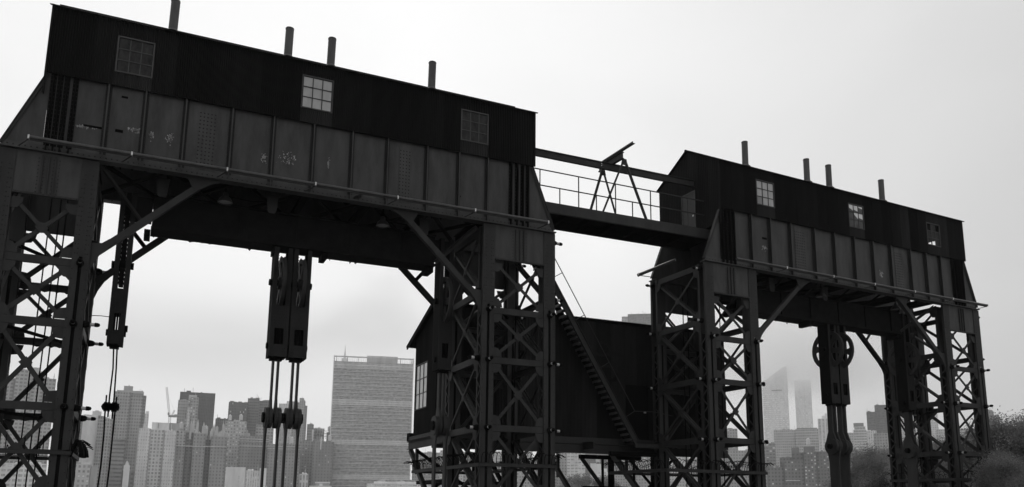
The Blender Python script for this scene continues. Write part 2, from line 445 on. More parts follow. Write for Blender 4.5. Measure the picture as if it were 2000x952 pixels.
        if s > 0:
            m = MB()
            x = x0+.2
            while x < x1-.1:
                m.stud((x, yw-.036, ZB+.13), .024, (0, -1, 0)); x += .17
            for xq in stiff:
                for dx in (-.07, .07):
                    z = ZB+.35
                    while z < ZF: m.stud((xq+dx, yw-.022, z), .02, (0, -1, 0)); z += .15
            for xq in clusters:
                for dx in (-.055, .055):
                    z = ZB+.35
                    while z < ZF: m.stud((xq+dx, yw-.024, z), .02, (0, -1, 0)); z += .15
            for a, b in splices:
                x = a+.05
                while x < b:
                    z = ZB+.4
                    while z < ZF-.2: m.stud((x, yw-.026, z), .026, (0, -1, 0)); z += .145
                    x += .125
            part('rivets', m, RIVET, g, 'stuff')
            for a, b in splices:
                m = MB(); m.box(a, b, yw-.026, yw-.0095, ZB+.3, ZF+.1); part('splice_plate', m, WEB, g)
            m = MB()
            for x, z, w_, h_ in chips:                          # places where the paint has flaked to primer
                for q in range(46):
                    cx, cz = x+random.gauss(0, w_*.33), z+random.gauss(0, h_*.33)
                    n = random.randint(5, 8); rr = random.choice([.008, .012, .016, .022, .03, .05 if q < 8 else .015])
                    st = random.uniform(.7, 2.2)
                    pts = [(cx+rr*random.uniform(.3, 1.3)*math.cos(6.28*i/n), cz+rr*st*random.uniform(.3, 1.3)*math.sin(6.28*i/n)) for i in range(n)]
                    m.prism(pts, yw-.012, yw-.0068)
            if chips: part('flaked_paint', m, CHIP, g, 'stuff')
            for x, z, w_, h_ in slots:
                m = MB(); m.box(x-w_/2, x+w_/2, yw-.02, yw-.006, z-h_/2, z+h_/2); part('web_slot', m, BLACK, g)  # black block painting the dark inside an opening
    # house floor and bracing between the girders; shade is put into the dark steel
    m = MB(); m.box(house_x[0]+.2, house_x[1]-.2, .18, DEP-.18, ZF+.1, ZF+.2); part('house_floor', m, STEELD, g)
    nb = 6; xa, xb = left[1]-.2, right[0]+.2
    for i in range(nb+1):
        x = xa+(xb-xa)*i/nb
        m = MB(); m.ibeam((x, .33, ZB+.35), (x, DEP-.33, ZB+.35), .18, .4); part('floor_beam', m, STEELD, g)
        if i < nb:
            for s in (0, 1):
                m = MB(); m.angle((x+.1, .4+s*(DEP-.8), ZB+.1), (x+(xb-xa)/nb-.1, DEP-.4-s*(DEP-.8), ZB+.1), .12, .015, (0, 0, 1)); part('lateral_brace', m, STEELD, g)
    for x in (xa+2.2, (xa+xb)/2-1.2, xb-2.4):                   # hanger plates under the floor
        m = MB(); m.prism([(x-.22, ZB+.1), (x-.16, ZB-.55), (x-.1, ZB-.62), (x+.1, ZB-.62), (x+.16, ZB-.55), (x+.22, ZB+.1)], 1.0, 1.03); part('hanger_plate', m, STEEL, g)
    # knee braces at the inner posts
    for yk, s in ((.16, 1), (DEP-.16, -1)):
        for xp, sg in ((left[1], 1), (right[0], -1)):
            m = MB()
            m.angle((xp+.03*sg, yk, 8.08), (xp+3.42*sg, yk, ZB-.06), .22, .03, (0, s, 0), -sg)
            m.bar((xp+.03*sg, yk+.20*s, 8.08), (xp+3.42*sg, yk+.20*s, ZB-.06), .18, .025, (0, s, 0))
            b = part('knee_brace', m, STEEL, g)
            m = MB()
            pts = [(xp+.004*sg, 7.45), (xp+.004*sg, 8.5), (xp+.3*sg, 8.52), (xp+.52*sg, 8.7), (xp+.62*sg, 8.52), (xp+.3*sg, 8.15), (xp+.12*sg, 7.8)]
            m.prism(pts if sg > 0 else pts[::-1], *sorted((yk-.02*s, yk-.04*s)))
            part('gusset_plate', m, STEEL, b); m = MB()
            pts = [(xp+2.75*sg, ZB-.04), (xp+3.9*sg, ZB-.04), (xp+3.55*sg, ZB-.2), (xp+3.1*sg, ZB-.5), (xp+2.95*sg, ZB-.42)]
            m.prism(pts if sg < 0 else pts[::-1], *sorted((yk-.02*s, yk-.04*s)))
            part('gusset_plate', m, STEEL, b)
            if s < 0:
                m = MB(); m.angle((xp+.85*sg, yk, 10.55), (xp+1.62*sg, yk, 9.62), .16, .02, (0, s, 0)); part('knee_strut', m, STEELD, g)
    for xp, sg in ((left[1], 1), (right[0], -1)):               # slanting brace from the front girder back to the beam
        m = MB(); m.angle((xp+.1*sg, .5, ZB-.1), (xp+1.45*sg, 1.75, 9.9), .16, .02, (0, -1, .3)); part('slant_brace', m, STEEL, g)
    # lifting beam hung in the middle of the depth
    xa, xb = left[1]+1.75, right[0]-1.5
    if F is F2: xa = left[1]+.25
    m = MB()
    for y0 in (1.72, 2.44): m.box(xa, xb, y0, y0+.05, 9.81, 11.0)
    m.box(xa-.02, xb+.02, 1.6, 2.62, 9.71, 9.807); m.box(xa-.02, xb+.02, 1.62, 2.6, 11.003, 11.06)
    x = xa+.9
    while x < xb-.3: m.box(x, x+.03, 1.64, 1.719, 9.81, 11.0); x += 2.1
    m.box(xa-.9, xa-.021, 1.8, 2.4, 10.1, 10.9); m.box(xb+.021, xb+.7, 1.8, 2.4, 10.1, 10.9)
    beam = part('lifting_beam', m, BEAMM, g)
    for xl in ((xa-.25, xa), (xb-.3, xb), ((xa+xb)/2-1.1, (xa+xb)/2-.8), ((xa+xb)/2+.75, (xa+xb)/2+1.0)): part('lug', MB().box(xl[0]+.02, xl[1]-.025, 1.75, 2.5, 9.47, 9.709), STEELD, beam)
    m = MB()                                                    # ragged scale and nesting wire along the lower edges
    for (a, b, yy, zz) in ((xa, xb, 1.62, 9.71), (xa, xb, 2.58, 9.71), (left[1]+.1, right[0]-.1, DEP-.3, ZB-.02), (left[1]+.1, right[0]-.1, .3, ZB-.02)):
        x = a
        while x < b-.4:
            l = random.choice([.06, .1, .16, .3]); d = random.choice([.015, .02, .03, .05, .11])*random.uniform(.5, 1)
            k = random.uniform(.2, .8)
            m.prism([(x, zz+.004), (x+l*k, zz-d), (x+l*min(1, k+.15), zz-d*.6), (x+l, zz+.004)], yy-.01+random.uniform(-.01, .01), yy+.012)
            x += l+random.choice([0, .1, .3, .7])
    part('scale_and_nesting', m, STEELD, g, 'stuff')
    m = MB()
    for z, sgn in ((LVF[1], 1), (LVF[2], 1), (LVF[3], 1)):
        for (o0, o1) in (left, right):
            x = o0+PW
            while x < o1-PW-.3:
                l = random.uniform(.12, .4); d = random.uniform(.02, .07)
                m.prism([(x, z-.124), (x+l*.5, z-.124-d), (x+l, z-.124)], DEP-.14, DEP-.13); x += l+random.uniform(0, .2)
    part('scale', m, STEELD, g, 'stuff')
    return g

ST1 = (-1.95, -.78, .53, 2.10, 3.56, 5.03, 6.50, 7.90, 9.52, 10.88, 12.14)
CL1 = (-3.62, -3.42, -3.22, -2.96, 13.22, 13.5, 13.76, 14.0)
ST2 = (26.36, 27.61, 28.99, 30.67, 32.11, 33.6, 35.03, 36.45, 38.05, 39.39, 40.62)
CL2 = (24.52, 24.76, 25.0, 25.26, 41.75, 42.05, 42.3, 42.55)
L1, R1, H1 = (-4.93, -1.99), (12.01, 15.27), (-3.88, 14.27)
L2, R2, H2 = (23.35, 26.57), (40.52, 43.73), (24.40, 42.87)
G1 = gantry(F1, 'larger nearer riveted steel gantry with dark plate girder on two lattice towers', 'gantry', L1, R1, H1, ST1, CL1,
            ((.98, 1.62), (8.4, 8.95)),
            ((-2.55, 12.49, .5, .04), (-1.05, 12.7, .35, .12), (-.5, 12.62, .12, .2), (.08, 12.65, .22, .3), (4.1, 12.63, .5, .4), (3.3, 12.5, .12, .3), (5.65, 12.7, .06, .3), (1.5, 12.6, .15, .3)),
            ((-2.3, 12.55, .62, .07), (-1.52, 12.56, .24, .1), (-1.45, 13.83, .2, .07), (10.98, 12.3, .06, .06)))
G2 = gantry(F2, 'farther riveted steel gantry at right, girder and towers smaller in view', 'gantry', L2, R2, H2, ST2, CL2,
            ((29.35, 30.05), (36.85, 37.5)), ((27.3, 12.6, .25, .2), (35.7, 12.4, .2, .3)), ((27.3, 13.08, .3, .1),))

# ------------------------------------------------------------------ machinery houses of corrugated sheet
PITCHC = .0765
def sheet(cache, wd, ht, m, axis='x'):
    k = (round(wd, 2), round(ht, 2), m.name, axis)
    if k in cache: return cache[k]
    n = max(2, round(wd/PITCHC)); seg = 6
    vs = []
    for i in range(n*seg+1):
        u = wd*i/(n*seg); d = -.016*math.cos(2*math.pi*i/seg)
        for z in (0, ht): vs.append((u, d, z) if axis == 'x' else (d, u, z))
    b = MB(); b.add(vs, [(2*i, 2*i+2, 2*i+3, 2*i+1) if axis == 'x' else (2*i, 2*i+1, 2*i+3, 2*i+2) for i in range(n*seg)], True)
    cache[k] = b.mesh('wall_sheet', m)
    return cache[k]
SC = {}
def sheets_row(house, x0, x1, y, z0, z1, mats, wid=.78, axis='x', pick=None):
    n = max(1, round((x1-x0)/wid)); wd = (x1-x0)/n
    for i in range(n):
        x = x0+i*wd
        m = pick(x+wd/2) if pick else random.choice(mats)
        d = .006*(i % 2)-.003
        inst('wall_sheet', sheet(SC, wd, z1-z0, m, axis), house, (x, y-d, z0) if axis == 'x' else (y-d, x, z0))
def window(house, x0, x1, z0, z1, y, panes, frame=SASH, nx=3, nz=3, axis='x', label=None):
    """steel sash; panes: rows from the top, each a list of materials (None = glass gone)"""
    def P(u, d, z): return (u, y+d, z) if axis == 'x' else (y+d, u, z)
    def bx(m, u0, u1, d0, d1, za, zb):
        a, b = P(u0, d0, za), P(u1, d1, zb); m.box(a[0], b[0], a[1], b[1], za, zb)
    m = MB(); t = .05
    bx(m, x0, x1, -.035, .05, z0, z0+t); bx(m, x0, x1, -.035, .05, z1-t, z1)
    bx(m, x0, x0+t, -.034, .049, z0+t, z1-t); bx(m, x1-t, x1, -.034, .049, z0+t, z1-t)
    W = part('window', m, frame, house, label=label)
    m = MB(); iw, ih = (x1-x0-2*t)/nx, (z1-z0-2*t)/nz
    for i in range(1, nx): bx(m, x0+t+i*iw-.016, x0+t+i*iw+.016, -.02, .03, z0+t, z1-t)
    for j in range(1, nz): bx(m, x0+t, x1-t, -.018, .028, z0+t+j*ih-.016, z0+t+j*ih+.016)
    part('glazing_bar', m, frame, W)
    for j in range(nz):
        for i in range(nx):
            pm = panes[j][i]
            if pm is None: continue
            if isinstance(pm, tuple):                           # a broken pane: two pieces on a slanting edge
                ma, mb_, f0, f1 = pm
                u0, u1 = x0+t+i*iw+.016, x0+t+(i+1)*iw-.016; zb, za = z1-t-j*ih-.016, z1-t-(j+1)*ih+.016
                s0, s1 = zb-(zb-za)*f0, zb-(zb-za)*f1
                for mm, pts in ((ma, [(u0, s0), (u1, s1), (u1, zb), (u0, zb)]), (mb_, [(u0, za), (u1, za), (u1, s1-.004), (u0, s0-.004)])):
                    if mm is not None: part('pane', MB().prism(pts, y+.005, y+.010), mm, W)
                continue
            u0, u1 = x0+t+i*iw+.016, x0+t+(i+1)*iw-.016
            zb, za = z1-t-j*ih-.016, z1-t-(j+1)*ih+.016
            tilt = random.uniform(-.004, .004)
            m = MB(); a, b = P(u0, .004+tilt, za), P(u1, .010+tilt, zb)
            m.box(a[0], b[0], a[1], b[1], za, zb)
            part('pane', m, pm, W)
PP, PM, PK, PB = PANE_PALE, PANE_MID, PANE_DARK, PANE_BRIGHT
PG = mat('grimy_grey_pane', .075, .5, .6, 5, 2, .2)
def house(F, hx, wins, pipes, label, pick, gable_win):
    x0, x1 = hx; ZE, ZH, Y0, Y1, RY, RZ = 16.60, 14.15, -.04, 4.70, 2.32, 17.92
    h = F.thing('machinery_house', ((x0+x1)/2, (Y0+Y1)/2, ZH), label, 'machinery house', 'corrugated machinery houses')
    for yw, ws in ((Y0, wins), (Y1, [])):
        x = x0
        for wdat in ws+[None]:
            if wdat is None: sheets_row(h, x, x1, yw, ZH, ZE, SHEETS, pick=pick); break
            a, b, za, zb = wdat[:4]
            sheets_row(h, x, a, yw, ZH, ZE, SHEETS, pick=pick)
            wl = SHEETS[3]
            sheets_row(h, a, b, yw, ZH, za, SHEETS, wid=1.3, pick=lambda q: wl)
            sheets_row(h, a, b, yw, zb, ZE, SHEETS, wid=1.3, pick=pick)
            window(h, a, b, za, zb, yw, wdat[4], wdat[5] if len(wdat) > 5 else SASH)
            x = b
    for i, xw in enumerate((x0, x1)):                           # gables: strips under the rake
        n = 6; wd = (Y1-Y0)/n
        zb0 = ZH-.75 if i == 0 else ZH
        for k in range(n):
            ya, yb = Y0+k*wd, Y0+(k+1)*wd
            zt = lambda y: ZE+(RZ-ZE)*(1-abs(y-RY)/(RY-Y0 if y < RY else Y1-RY))-.02
            hole = gable_win and i == 1 and k in (2, 3)
            spans = ((zb0, 15.3, None), (16.5, None, 1)) if hole else ((zb0, None, None),)
            for za, zb, _ in spans:
                b = MB(); s = 36; vs = []
                for q in range(s+1):
                    y = ya+wd*q/s; d = .011*math.cos(2*math.pi*q/6)
                    vs += [(xw+d, y, za), (xw+d, y, zb if zb else zt(y))]
                b.add(vs, [(2*q, 2*q+1, 2*q+3, 2*q+2) for q in range(s)], True)
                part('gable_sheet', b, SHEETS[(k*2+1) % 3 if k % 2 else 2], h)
        m = MB(); m.box(xw-.03, xw+.03, Y0-.03, Y0+.02, zb0, ZE-.02); part('corner_trim', m, SHEETS[2], h)
        m = MB()
        m.bar((xw, Y0-.1, ZE-.03), (xw, RY, RZ-.03), .06, .05); m.bar((xw, RY, RZ-.03), (xw, Y1+.1, ZE-.03), .06, .05)
        part('barge_trim', m, SHEETS[2], h)
    for ya, za, yb, zb in ((Y0-.12, ZE-.035, RY, RZ), (RY, RZ, Y1+.12, ZE-.035)):   # corrugated roof slopes
        n = round((x1-x0+.2)/PITCHC)*6; vs = []
        for i in range(n+1):
            x = x0-.1+(x1-x0+.2)*i/n; d = .022*math.cos(2*math.pi*i/6)
            vs += [(x, ya, za+d), (x, yb, zb+d), (x, ya, za+d-.02), (x, yb, zb+d-.02)]
        b = MB(); b.add(vs, [(4*i, 4*i+4, 4*i+5, 4*i+1) for i in range(n)]+[(4*i+2, 4*i+3, 4*i+7, 4*i+6) for i in range(n)], True)
        b.add(vs, [(4*i, 4*i+2, 4*i+6, 4*i+4) for i in range(n)])
        part('roof', b, ROOFM, h)
    m = MB(); m.cyl((x0-.1, RY, RZ+.01), (x1+.1, RY, RZ+.01), .07, 8); part('ridge_cap', m, ROOFM, h)
    for x, zt in pipes:
        m = MB(); m.cyl((x-.012, .28, 16.6), (x+.004, .28, zt), .155, 16); p = part('vent_pipe', m, PIPE, h)
        m = MB(); m.lathe([(.150, 0), (.162, .0), (.162, .04), (.150, .055)], (x, .28, zt-.055), 'z', 16); part('pipe_rim', m, PIPE, p)
        m = MB(); m.lathe([(.26, 0), (.2, .05), (.160, .12)], (x, .28, 16.74), 'z', 14); part('flashing', m, PIPE, p)
        m = MB(); m.cyl((x, .28, zt-.03), (x, .28, zt+.003), .13, 12); part('pipe_bore', m, BLACK, p)  # black disc painting the dark of the bore
    m = MB(); m.box(x0+.05, x1-.05, Y0+.03, Y0+.1, ZH+.02, ZH+.1); m.box(x0+.05, x1-.05, Y0+.03, Y0+.1, ZE-.2, ZE-.1)
    m.box(x0+.05, x1-.05, Y1-.1, Y1-.03, ZE-.2, ZE-.1); part('girt', m, STEELD, h)
    return h
rnd = random.Random(3)
h1 = house(F1, H1, [(-1.84, -.65, 14.65, 16.0, [[PK]*3]*3, SASHL),
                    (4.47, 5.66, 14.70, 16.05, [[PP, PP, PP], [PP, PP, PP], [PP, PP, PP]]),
                    (10.9, 12.12, 14.68, 16.05, [[PK]*3]*3, SASHL)],
           ((-.13, 18.02), (3.94, 18.0), (5.57, 18.0), (9.71, 18.0)),
           'long black corrugated house with four vent pipes on top of the nearer gantry', lambda x: SHEETS[2] if -2.6 < x < .2 and rnd.random() < .7 else rnd.choice(SHEETS[:2]), False)
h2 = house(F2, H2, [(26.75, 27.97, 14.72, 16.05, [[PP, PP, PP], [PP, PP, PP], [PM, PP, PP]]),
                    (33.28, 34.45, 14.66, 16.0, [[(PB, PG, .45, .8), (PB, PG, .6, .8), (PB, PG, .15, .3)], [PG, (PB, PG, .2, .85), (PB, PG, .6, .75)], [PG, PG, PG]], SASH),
                    (39.6, 40.75, 14.66, 16.0, [[BLACK, PK, BLACK], [PK]*3, [(PK, None, .9, .6), (PK, None, .55, .35), PK]], SASH)],
           ((26.45, 18.08), (30.72, 18.05), (32.35, 18.05), (36.48, 18.02)),
           'smaller looking corrugated house with gable end door on the farther gantry',
           lambda x: rnd.choice(SHEETS[2:]) if x > 36.4 and rnd.random() < .75 else rnd.choice(SHEETS[:2]), True)
# gable door of the farther house
m = MB(); x = H2[0]-.03
m.box(x-.03, x+.004, 1.72, 1.78, 13.5, 15.62); m.box(x-.03, x+.004, 2.72, 2.78, 13.5, 15.62); m.box(x-.03, x+.004, 1.781, 2.719, 15.56, 15.62)
d = part('door', m, SASHL, h2)
m = MB(); m.box(x-.012, x+.003, 1.79, 2.71, 13.5, 15.55); part('door_panel', m, mat('door_paint', .026, .6, .3, 2), d)
m = MB(); m.box(x-.04, x-.013, 1.86, 1.94, 14.28, 14.36); part('handle', m, CLIP, d)

# ------------------------------------------------------------------ pulley blocks and eyebars
def wheel(parent, x, y, z, r=1.05):
    """spoked sheave turning about the x axis"""
    m = MB(); n = 40
    m.lathe([(r-.20, -.05), (r-.02, -.07), (r, -.07), (r-.06, 0), (r, .07), (r-.02, .07), (r-.20, .05), (r-.20, -.05)], (x, y, z), 'x', n)
    wv = part('sheave', m, STEEL, parent)
    m = MB(); m.lathe([(.001, -.1), (.26, -.1), (.26, .1), (.001, .1)], (x, y, z), 'x', 16); part('hub', m, STEEL, wv)
    for k in range(6):
        a = R(60*k+10); ca, sa = math.cos(a), math.sin(a); ns = 6; pts = []
        for sgn in (1, -1):
            rng = range(ns+1) if sgn > 0 else range(ns, -1, -1)
            for q in rng:
                t = q/ns; rr = .2+(r-.36)*t; hw = .12+.14*(2*t-1)**2*(1.0 if t > .5 else .5)
                pts.append((y+rr*ca-sgn*hw*sa, z+rr*sa+sgn*hw*ca))
        m = MB(); m.prismx(pts, x-.035, x+.035); part('spoke', m, STEEL, wv)
def eyebar(parent, x, y, z0, z1, wd, th, r, eye=.12):
    m = MB(); up_ = z1 > z0
    m.box(x-th/2, x+th/2, y-wd/2, y+wd/2, *sorted((z0+(r*.8 if up_ else -r*.8), z1)))
    n = 20; pts = [(y+r*math.cos(6.2832*i/n), z0+r*math.sin(6.2832*i/n)) for i in range(n)]
    m.prismx(pts, x-eye/2, x+eye/2)
    k = 1 if up_ else -1
    tp = [(y-r*.95, z0+r*.3*k), (y+r*.95, z0+r*.3*k), (y+wd/2, z0+r*1.9*k), (y-wd/2, z0+r*1.9*k)]
    m.prismx(tp if up_ else tp[::-1], x-th/2+.002, x+th/2-.002)
    part('eyebar', m, STEEL, parent)
def block(F, x, label, wheelz=8.35, rods='bars', wx=.58, zbot=5.42, has_wheel=True):
    y = 2.1; top = 9.705 if 3 < x < 8 or 33 < x < 35 else 11.0
    t = F.thing('pulley_block', (x, y, zbot), label, 'pulley block', 'pulley blocks hung from the lifting beams')
    x0, x1, y0, y1 = x-wx/2, x+wx/2, y-.36, y+.36
    for a, b in ((x0, x0+.07), (x1-.07, x1)):                   # cheeks, side shade put into their darker steel
        m = MB(); m.box(a, b, y0+.02, y1-.02, zbot, top); part('cheek_plate', m, STEELD, t)
    m = MB()                                                    # face plates leave a slot for the sheave and a small one below
    for a, b in ((y0, y0+.018), (y1-.018, y1)):
        m.box(x0, x0+.16, a, b, zbot+.01, top-.003); m.box(x1-.16, x1, a, b, zbot+.01, top-.003)
        m.box(x0+.161, x1-.161, a, b, zbot+.01, 5.9); m.box(x0+.161, x1-.161, a, b, 6.52, 7.42)
    part('face_plate', m, BLOCKM, t)
    for yy in (-.28, .28):
        for dx in (-.075, 0, .075): part('slot_rod', MB().cyl((x+dx, y+yy, 5.7), (x+dx, y+yy, 6.7), .022, 6), STEELD, t)
    m = MB()
    if rods == 'cables':
        m.box(x-.075, x+.075, y-.3, y+.3, 7.6, 11.0)
        z = 7.65
        while z < 10.9: m.box(x-.13, x+.13, y-.06, y+.06, z, z+.07); z += .16
    else:
        m.box(x0+.071, x1-.071, y-.02, y+.02, 5.6, 6.9)
    part('core_plate', m, STEELD, t)
    m = MB()
    for dx in (-.24, -.17, .17, .24):
        z = zbot+.1
        while z < 9.5: m.stud((x+dx, y0, z), .018, (0, -1, 0)); z += .12
    for dx in (-.1, 0, .1):
        for k in range(7): m.stud((x+dx, y0, 6.58+.12*k), .018, (0, -1, 0))
    part('rivets', m, RIVET, t, 'stuff')
    part('axle', MB().cyl((x0-.10, y, wheelz), (x1+.10, y, wheelz), .13, 12), STEELD, t); part('axle', MB().cyl((x0-.06, y, zbot+.45), (x1+.06, y, zbot+.45), .12, 12), STEELD, t)
    m = MB(); m.box(x0+.1, x1-.12, y-.2, y+.2, zbot-.1, zbot-.002); part('foot_plate', m, STEELD, t)
    if has_wheel: wheel(t, x, y, wheelz)
    if rods == 'bars':
        for dx in (-.095, .095): eyebar(t, x+dx, y, 3.15, zbot+.3, .24, .075, .40)
        for dx in (-.225, .225): eyebar(t, x+dx, y, 3.15, GZ, .28, .075, .40)
        part('pin', MB().cyl((x-.37, y, 3.15), (x+.37, y, 3.15), .2, 10), STEELD, t)
    elif rods == 'heavy':
        for dx in (-.14, .14): eyebar(t, x+dx, y, 3.15, zbot+.3, .30, .10, .42, .16)
        eyebar(t, x, y, 3.15, GZ, .62, .10, .44, .10)
        m = MB(); m.cyl((x-.36, y, 3.15), (x+.36, y, 3.15), .15, 6); part('pin', m, STEELD, t)
    else:                                                       # rods and a clamp
        m = MB()
        for pts in ([(-.03, 5.43), (.02, 4.6), (.0, 3.6), (.01, 2.9)], [(.08, 5.43), (.12, 4.6), (.144, 3.6), (.143, 2.85)],
                    [(-.097, 3.66), (-.09, 2.98), (-.06, 2.28), (-.055, 1.23), (-.085, .53), (-.2, GZ)], [(.225, 3.62), (.215, 3.0), (.215, 2.29), (.213, 1.23), (.196, .53), (.1, GZ)]):
            m.tube([(x+a, y, z) for a, z in pts], .03, 6)
        part('hanger_cable', m, STEELD, t)
        m = MB()
        for dx in (-.1, .005, .14, .22): m.cyl((x+dx, y-.12, 3.25), (x+dx, y+.12, 3.25), .13, 8); m.box(x+dx-.05, x+dx+.045, y-.11, y+.11, 3.10, 3.41)
        m.box(x-.17, x+.33, y-.06, y+.06, 3.14, 3.38); part('clamp', m, STEELD, t)
        m = MB(); m.tube([(x-.2, y-.4, 6.35), (x-.5, y-.42, 6.36), (x-.75, y-.45, 6.34), (x-.85, y-.45, 6.28)], .014, 5); part('stray_rod', m, STEELD, t)
        m = MB(); m.box(x1+.001, x1+.1, y-.12, y+.12, 5.95, 6.15); part('axle_cap', m, STEELD, t)
    return t
block(F1, -1.06, 'single long pulley block with thin cables hanging beside the left lattice tower', rods='cables', wx=.52, has_wheel=False)
block(F1, 4.45, 'left block of the pair hanging mid span under the nearer gantry', wx=.67)
block(F1, 5.19, 'right block of the pair hanging mid span under the nearer gantry', wx=.67)
block(F1, 11.08, 'single pulley block hanging just in front of the shed with the pale window')
block(F2, 33.52, 'left block of the pair with large spoked wheels under the farther gantry', rods='heavy', wx=.64)
block(F2, 34.26, 'right block of the pair with large spoked wheels under the farther gantry', rods='heavy', wx=.64)
block(F2, 39.62, 'single pulley block with spoked wheel inside the far right lattice tower', rods='heavy', wx=.6)

# ------------------------------------------------------------------ walkway between the houses, hoist frame, monorail
XA, XB = 14.9, 25.0
wk = F1.thing('walkway', ((XA+XB)/2, 2.3, 12.8), 'steel footbridge with pipe railing between the two machinery houses', 'walkway')
m = MB(); m.channel((XA, 1.5, 13.06), (XB, 1.5, 13.09), .12, .48, .025, side=1); part('front_beam', m, STEEL, wk)
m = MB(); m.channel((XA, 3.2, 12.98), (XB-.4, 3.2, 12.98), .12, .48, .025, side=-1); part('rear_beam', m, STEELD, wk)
m = MB(); m.box(XA, XB-.2, 1.58, 3.12, 13.2, 13.24); part('deck_plate', m, STEELD, wk)
for i in range(8):
    x = XA+.6+i*1.28
    m = MB(); m.ibeam((x, 1.57, 13.03), (x, 3.13, 13.03), .14, .33); part('joist', m, STEELD, wk)
yr = 1.56
m = MB(); m.cyl((14.6, yr, 14.83), (24.3, yr, 14.8), .03, 8); part('top_rail', m, STEEL, wk)
m = MB(); m.cyl((14.6, yr, 14.08), (24.3, yr, 14.08), .03, 8); part('mid_rail', m, STEEL, wk)
for k, x in enumerate((15.3, 16.3, 17.27, 18.2, 19.23, 20.15, 21.17)):
    m = MB(); m.cyl((x, yr, 13.25), (x, yr, 14.82 if k % 2 == 0 else 14.08), .028, 8); part('rail_post', m, STEEL, wk)
m = MB(); m.cyl((23.3, yr, 13.25), (23.3, yr, 14.8), .028, 8); part('rail_post', m, STEEL, wk)
mo = F1.thing('monorail_beam', (19.5, 2.32, 15.8), 'long rolled steel beam spanning above the footbridge railing', 'beam')
m = MB(); m.ibeam((14.1, 2.32, 15.98), (24.36, 2.32, 15.98), .16, .34, .025); part('rail_beam', m, STEEL, mo)
m = MB(); m.box(18.86, 18.9, 2.2, 2.235, 16.0, 16.04); m.box(18.86, 18.9, 2.2, 2.235, 15.9, 15.94); part('splice_bolt', m, CLIP, mo)
af = F1.thing('hoist_frame', (19.6, 2.3, 13.25), 'pair of steel A frames with short crosswise beam standing on the footbridge', 'hoist frame')
for (y, xt, zt, xl, xr, rl, rr) in ((1.66, 19.80, 16.12, 18.55, 21.02, .05, .07), (3.12, 19.47, 16.08, 18.55, 20.4, .07, .05)):
    m = MB(); m.cyl((xl, y, 13.25), (xt-.04, y, zt), rl, 8); part('leg', m, STEEL, af)
    m = MB(); m.cyl((xr, y, 13.25), (xt+.04, y, zt), rr, 8); part('leg', m, STEEL, af)
    m = MB(); m.prism([(xt-.16, zt-.2), (xt+.16, zt-.2), (xt+.1, zt+.08), (xt-.1, zt+.08)][::-1], y-.04, y+.04); part('apex_plate', m, STEEL, af)
m = MB(); m.ibeam((19.66, 1.55, 16.34), (19.5, 3.5, 16.34), .16, .34, .03); part('cross_beam', m, STEEL, af)
m = MB(); m.bar((19.68, .62, 16.56), (19.53, 3.2, 16.56), .15, .025); m.bar((19.68, .62, 16.61), (19.53, 3.2, 16.61), .025, .07, (0, 0, 1), (-.05, 0)); part('top_rail', m, STEEL, af)

# ------------------------------------------------------------------ corrugated shed behind, and the steep stair
FW0 = Frame((0, 0, 0), (0, 0, 0), 0)
X0, X1, YF, YR, ZW, ZFT = 11.95, 28.2, 35.35, 38.55, 3.25, 9.08
zr = lambda y: 9.16-.366*(y-35.2)
sh = FW0.thing('corrugated_shed', ((X0+X1)/2, (YF+YR)/2, 2.6), 'dark corrugated shed with sloping roof raised between the two gantries', 'shed')
dx0, dx1, dz1 = 21.95, 23.3, 6.0
pk = lambda q: rnd.choice(SHEDS)
sheets_row(sh, X0, dx0, YF, ZW, ZFT, SHEDS, .8)
sheets_row(sh, dx0, dx1, YF, dz1, ZFT, SHEDS, .8)
sheets_row(sh, dx1, X1, YF, ZW, ZFT, SHEDS, .8)
m = MB(); m.box(dx0, dx1, YF+.05, YF+.09, ZW, dz1); d = part('door', m, STEELD, sh)
m = MB(); m.box(23.05, 23.15, YF-.02, YF+.049, 4.6, 4.7); part('handle', m, LENS, d)
sheets_row(sh, X0, X1, YR, ZW, zr(YR)-.05, SHEDS, .9)
wy0, wy1, wz0, wz1 = 36.55, 38.38, 4.42, 6.62                   # window in the left gable
for ya, yb, za, zb in ((YF, wy0, ZW, None), (wy1, YR, ZW, None), (wy0, wy1, ZW, wz0), (wy0, wy1, wz1, None)):
    n = max(2, int((yb-ya)/PITCHC))*6; vs = []
    for q in range(n+1):
        y = ya+(yb-ya)*q/n; dd = .011*math.cos(2*math.pi*q/6)
        vs += [(X0+dd, y, za), (X0+dd, y, zb if zb else zr(y)-.04)]
    b = MB(); b.add(vs, [(2*q, 2*q+1, 2*q+3, 2*q+2) for q in range(n)], True); part('gable_sheet', b, SHEDS[1], sh)
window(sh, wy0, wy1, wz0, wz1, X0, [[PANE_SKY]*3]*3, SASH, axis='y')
m = MB(); m.box(X1-.02, X1+.02, YF, YR, ZW, zr(YR)-.05); m.prismx([(YF, zr(YR)-.05), (YR, zr(YR)-.05), (YF, zr(YF)-.05)], X1-.02, X1+.02); part('gable_sheet', m, SHEDS[0], sh)
n = round((X1-X0+.5)/PITCHC)*4; vs = []
for i in range(n+1):
    x = X0-.3+(X1-X0+.5)*i/n; dd = .014*math.cos(2*math.pi*i/4)
    for y, dz in ((35.15, 0), (39.2, 0), (35.15, -.05), (39.2, -.05)): vs.append((x, y, zr(y)+dd+dz))
b = MB(); b.add(vs, [(4*i, 4*i+4, 4*i+5, 4*i+1) for i in range(n)]+[(4*i+2, 4*i+3, 4*i+7, 4*i+6) for i in range(n)]+[(4*i, 4*i+2, 4*i+6, 4*i+4) for i in range(n)]+[(4*i+1, 4*i+5, 4*i+7, 4*i+3) for i in range(n)])
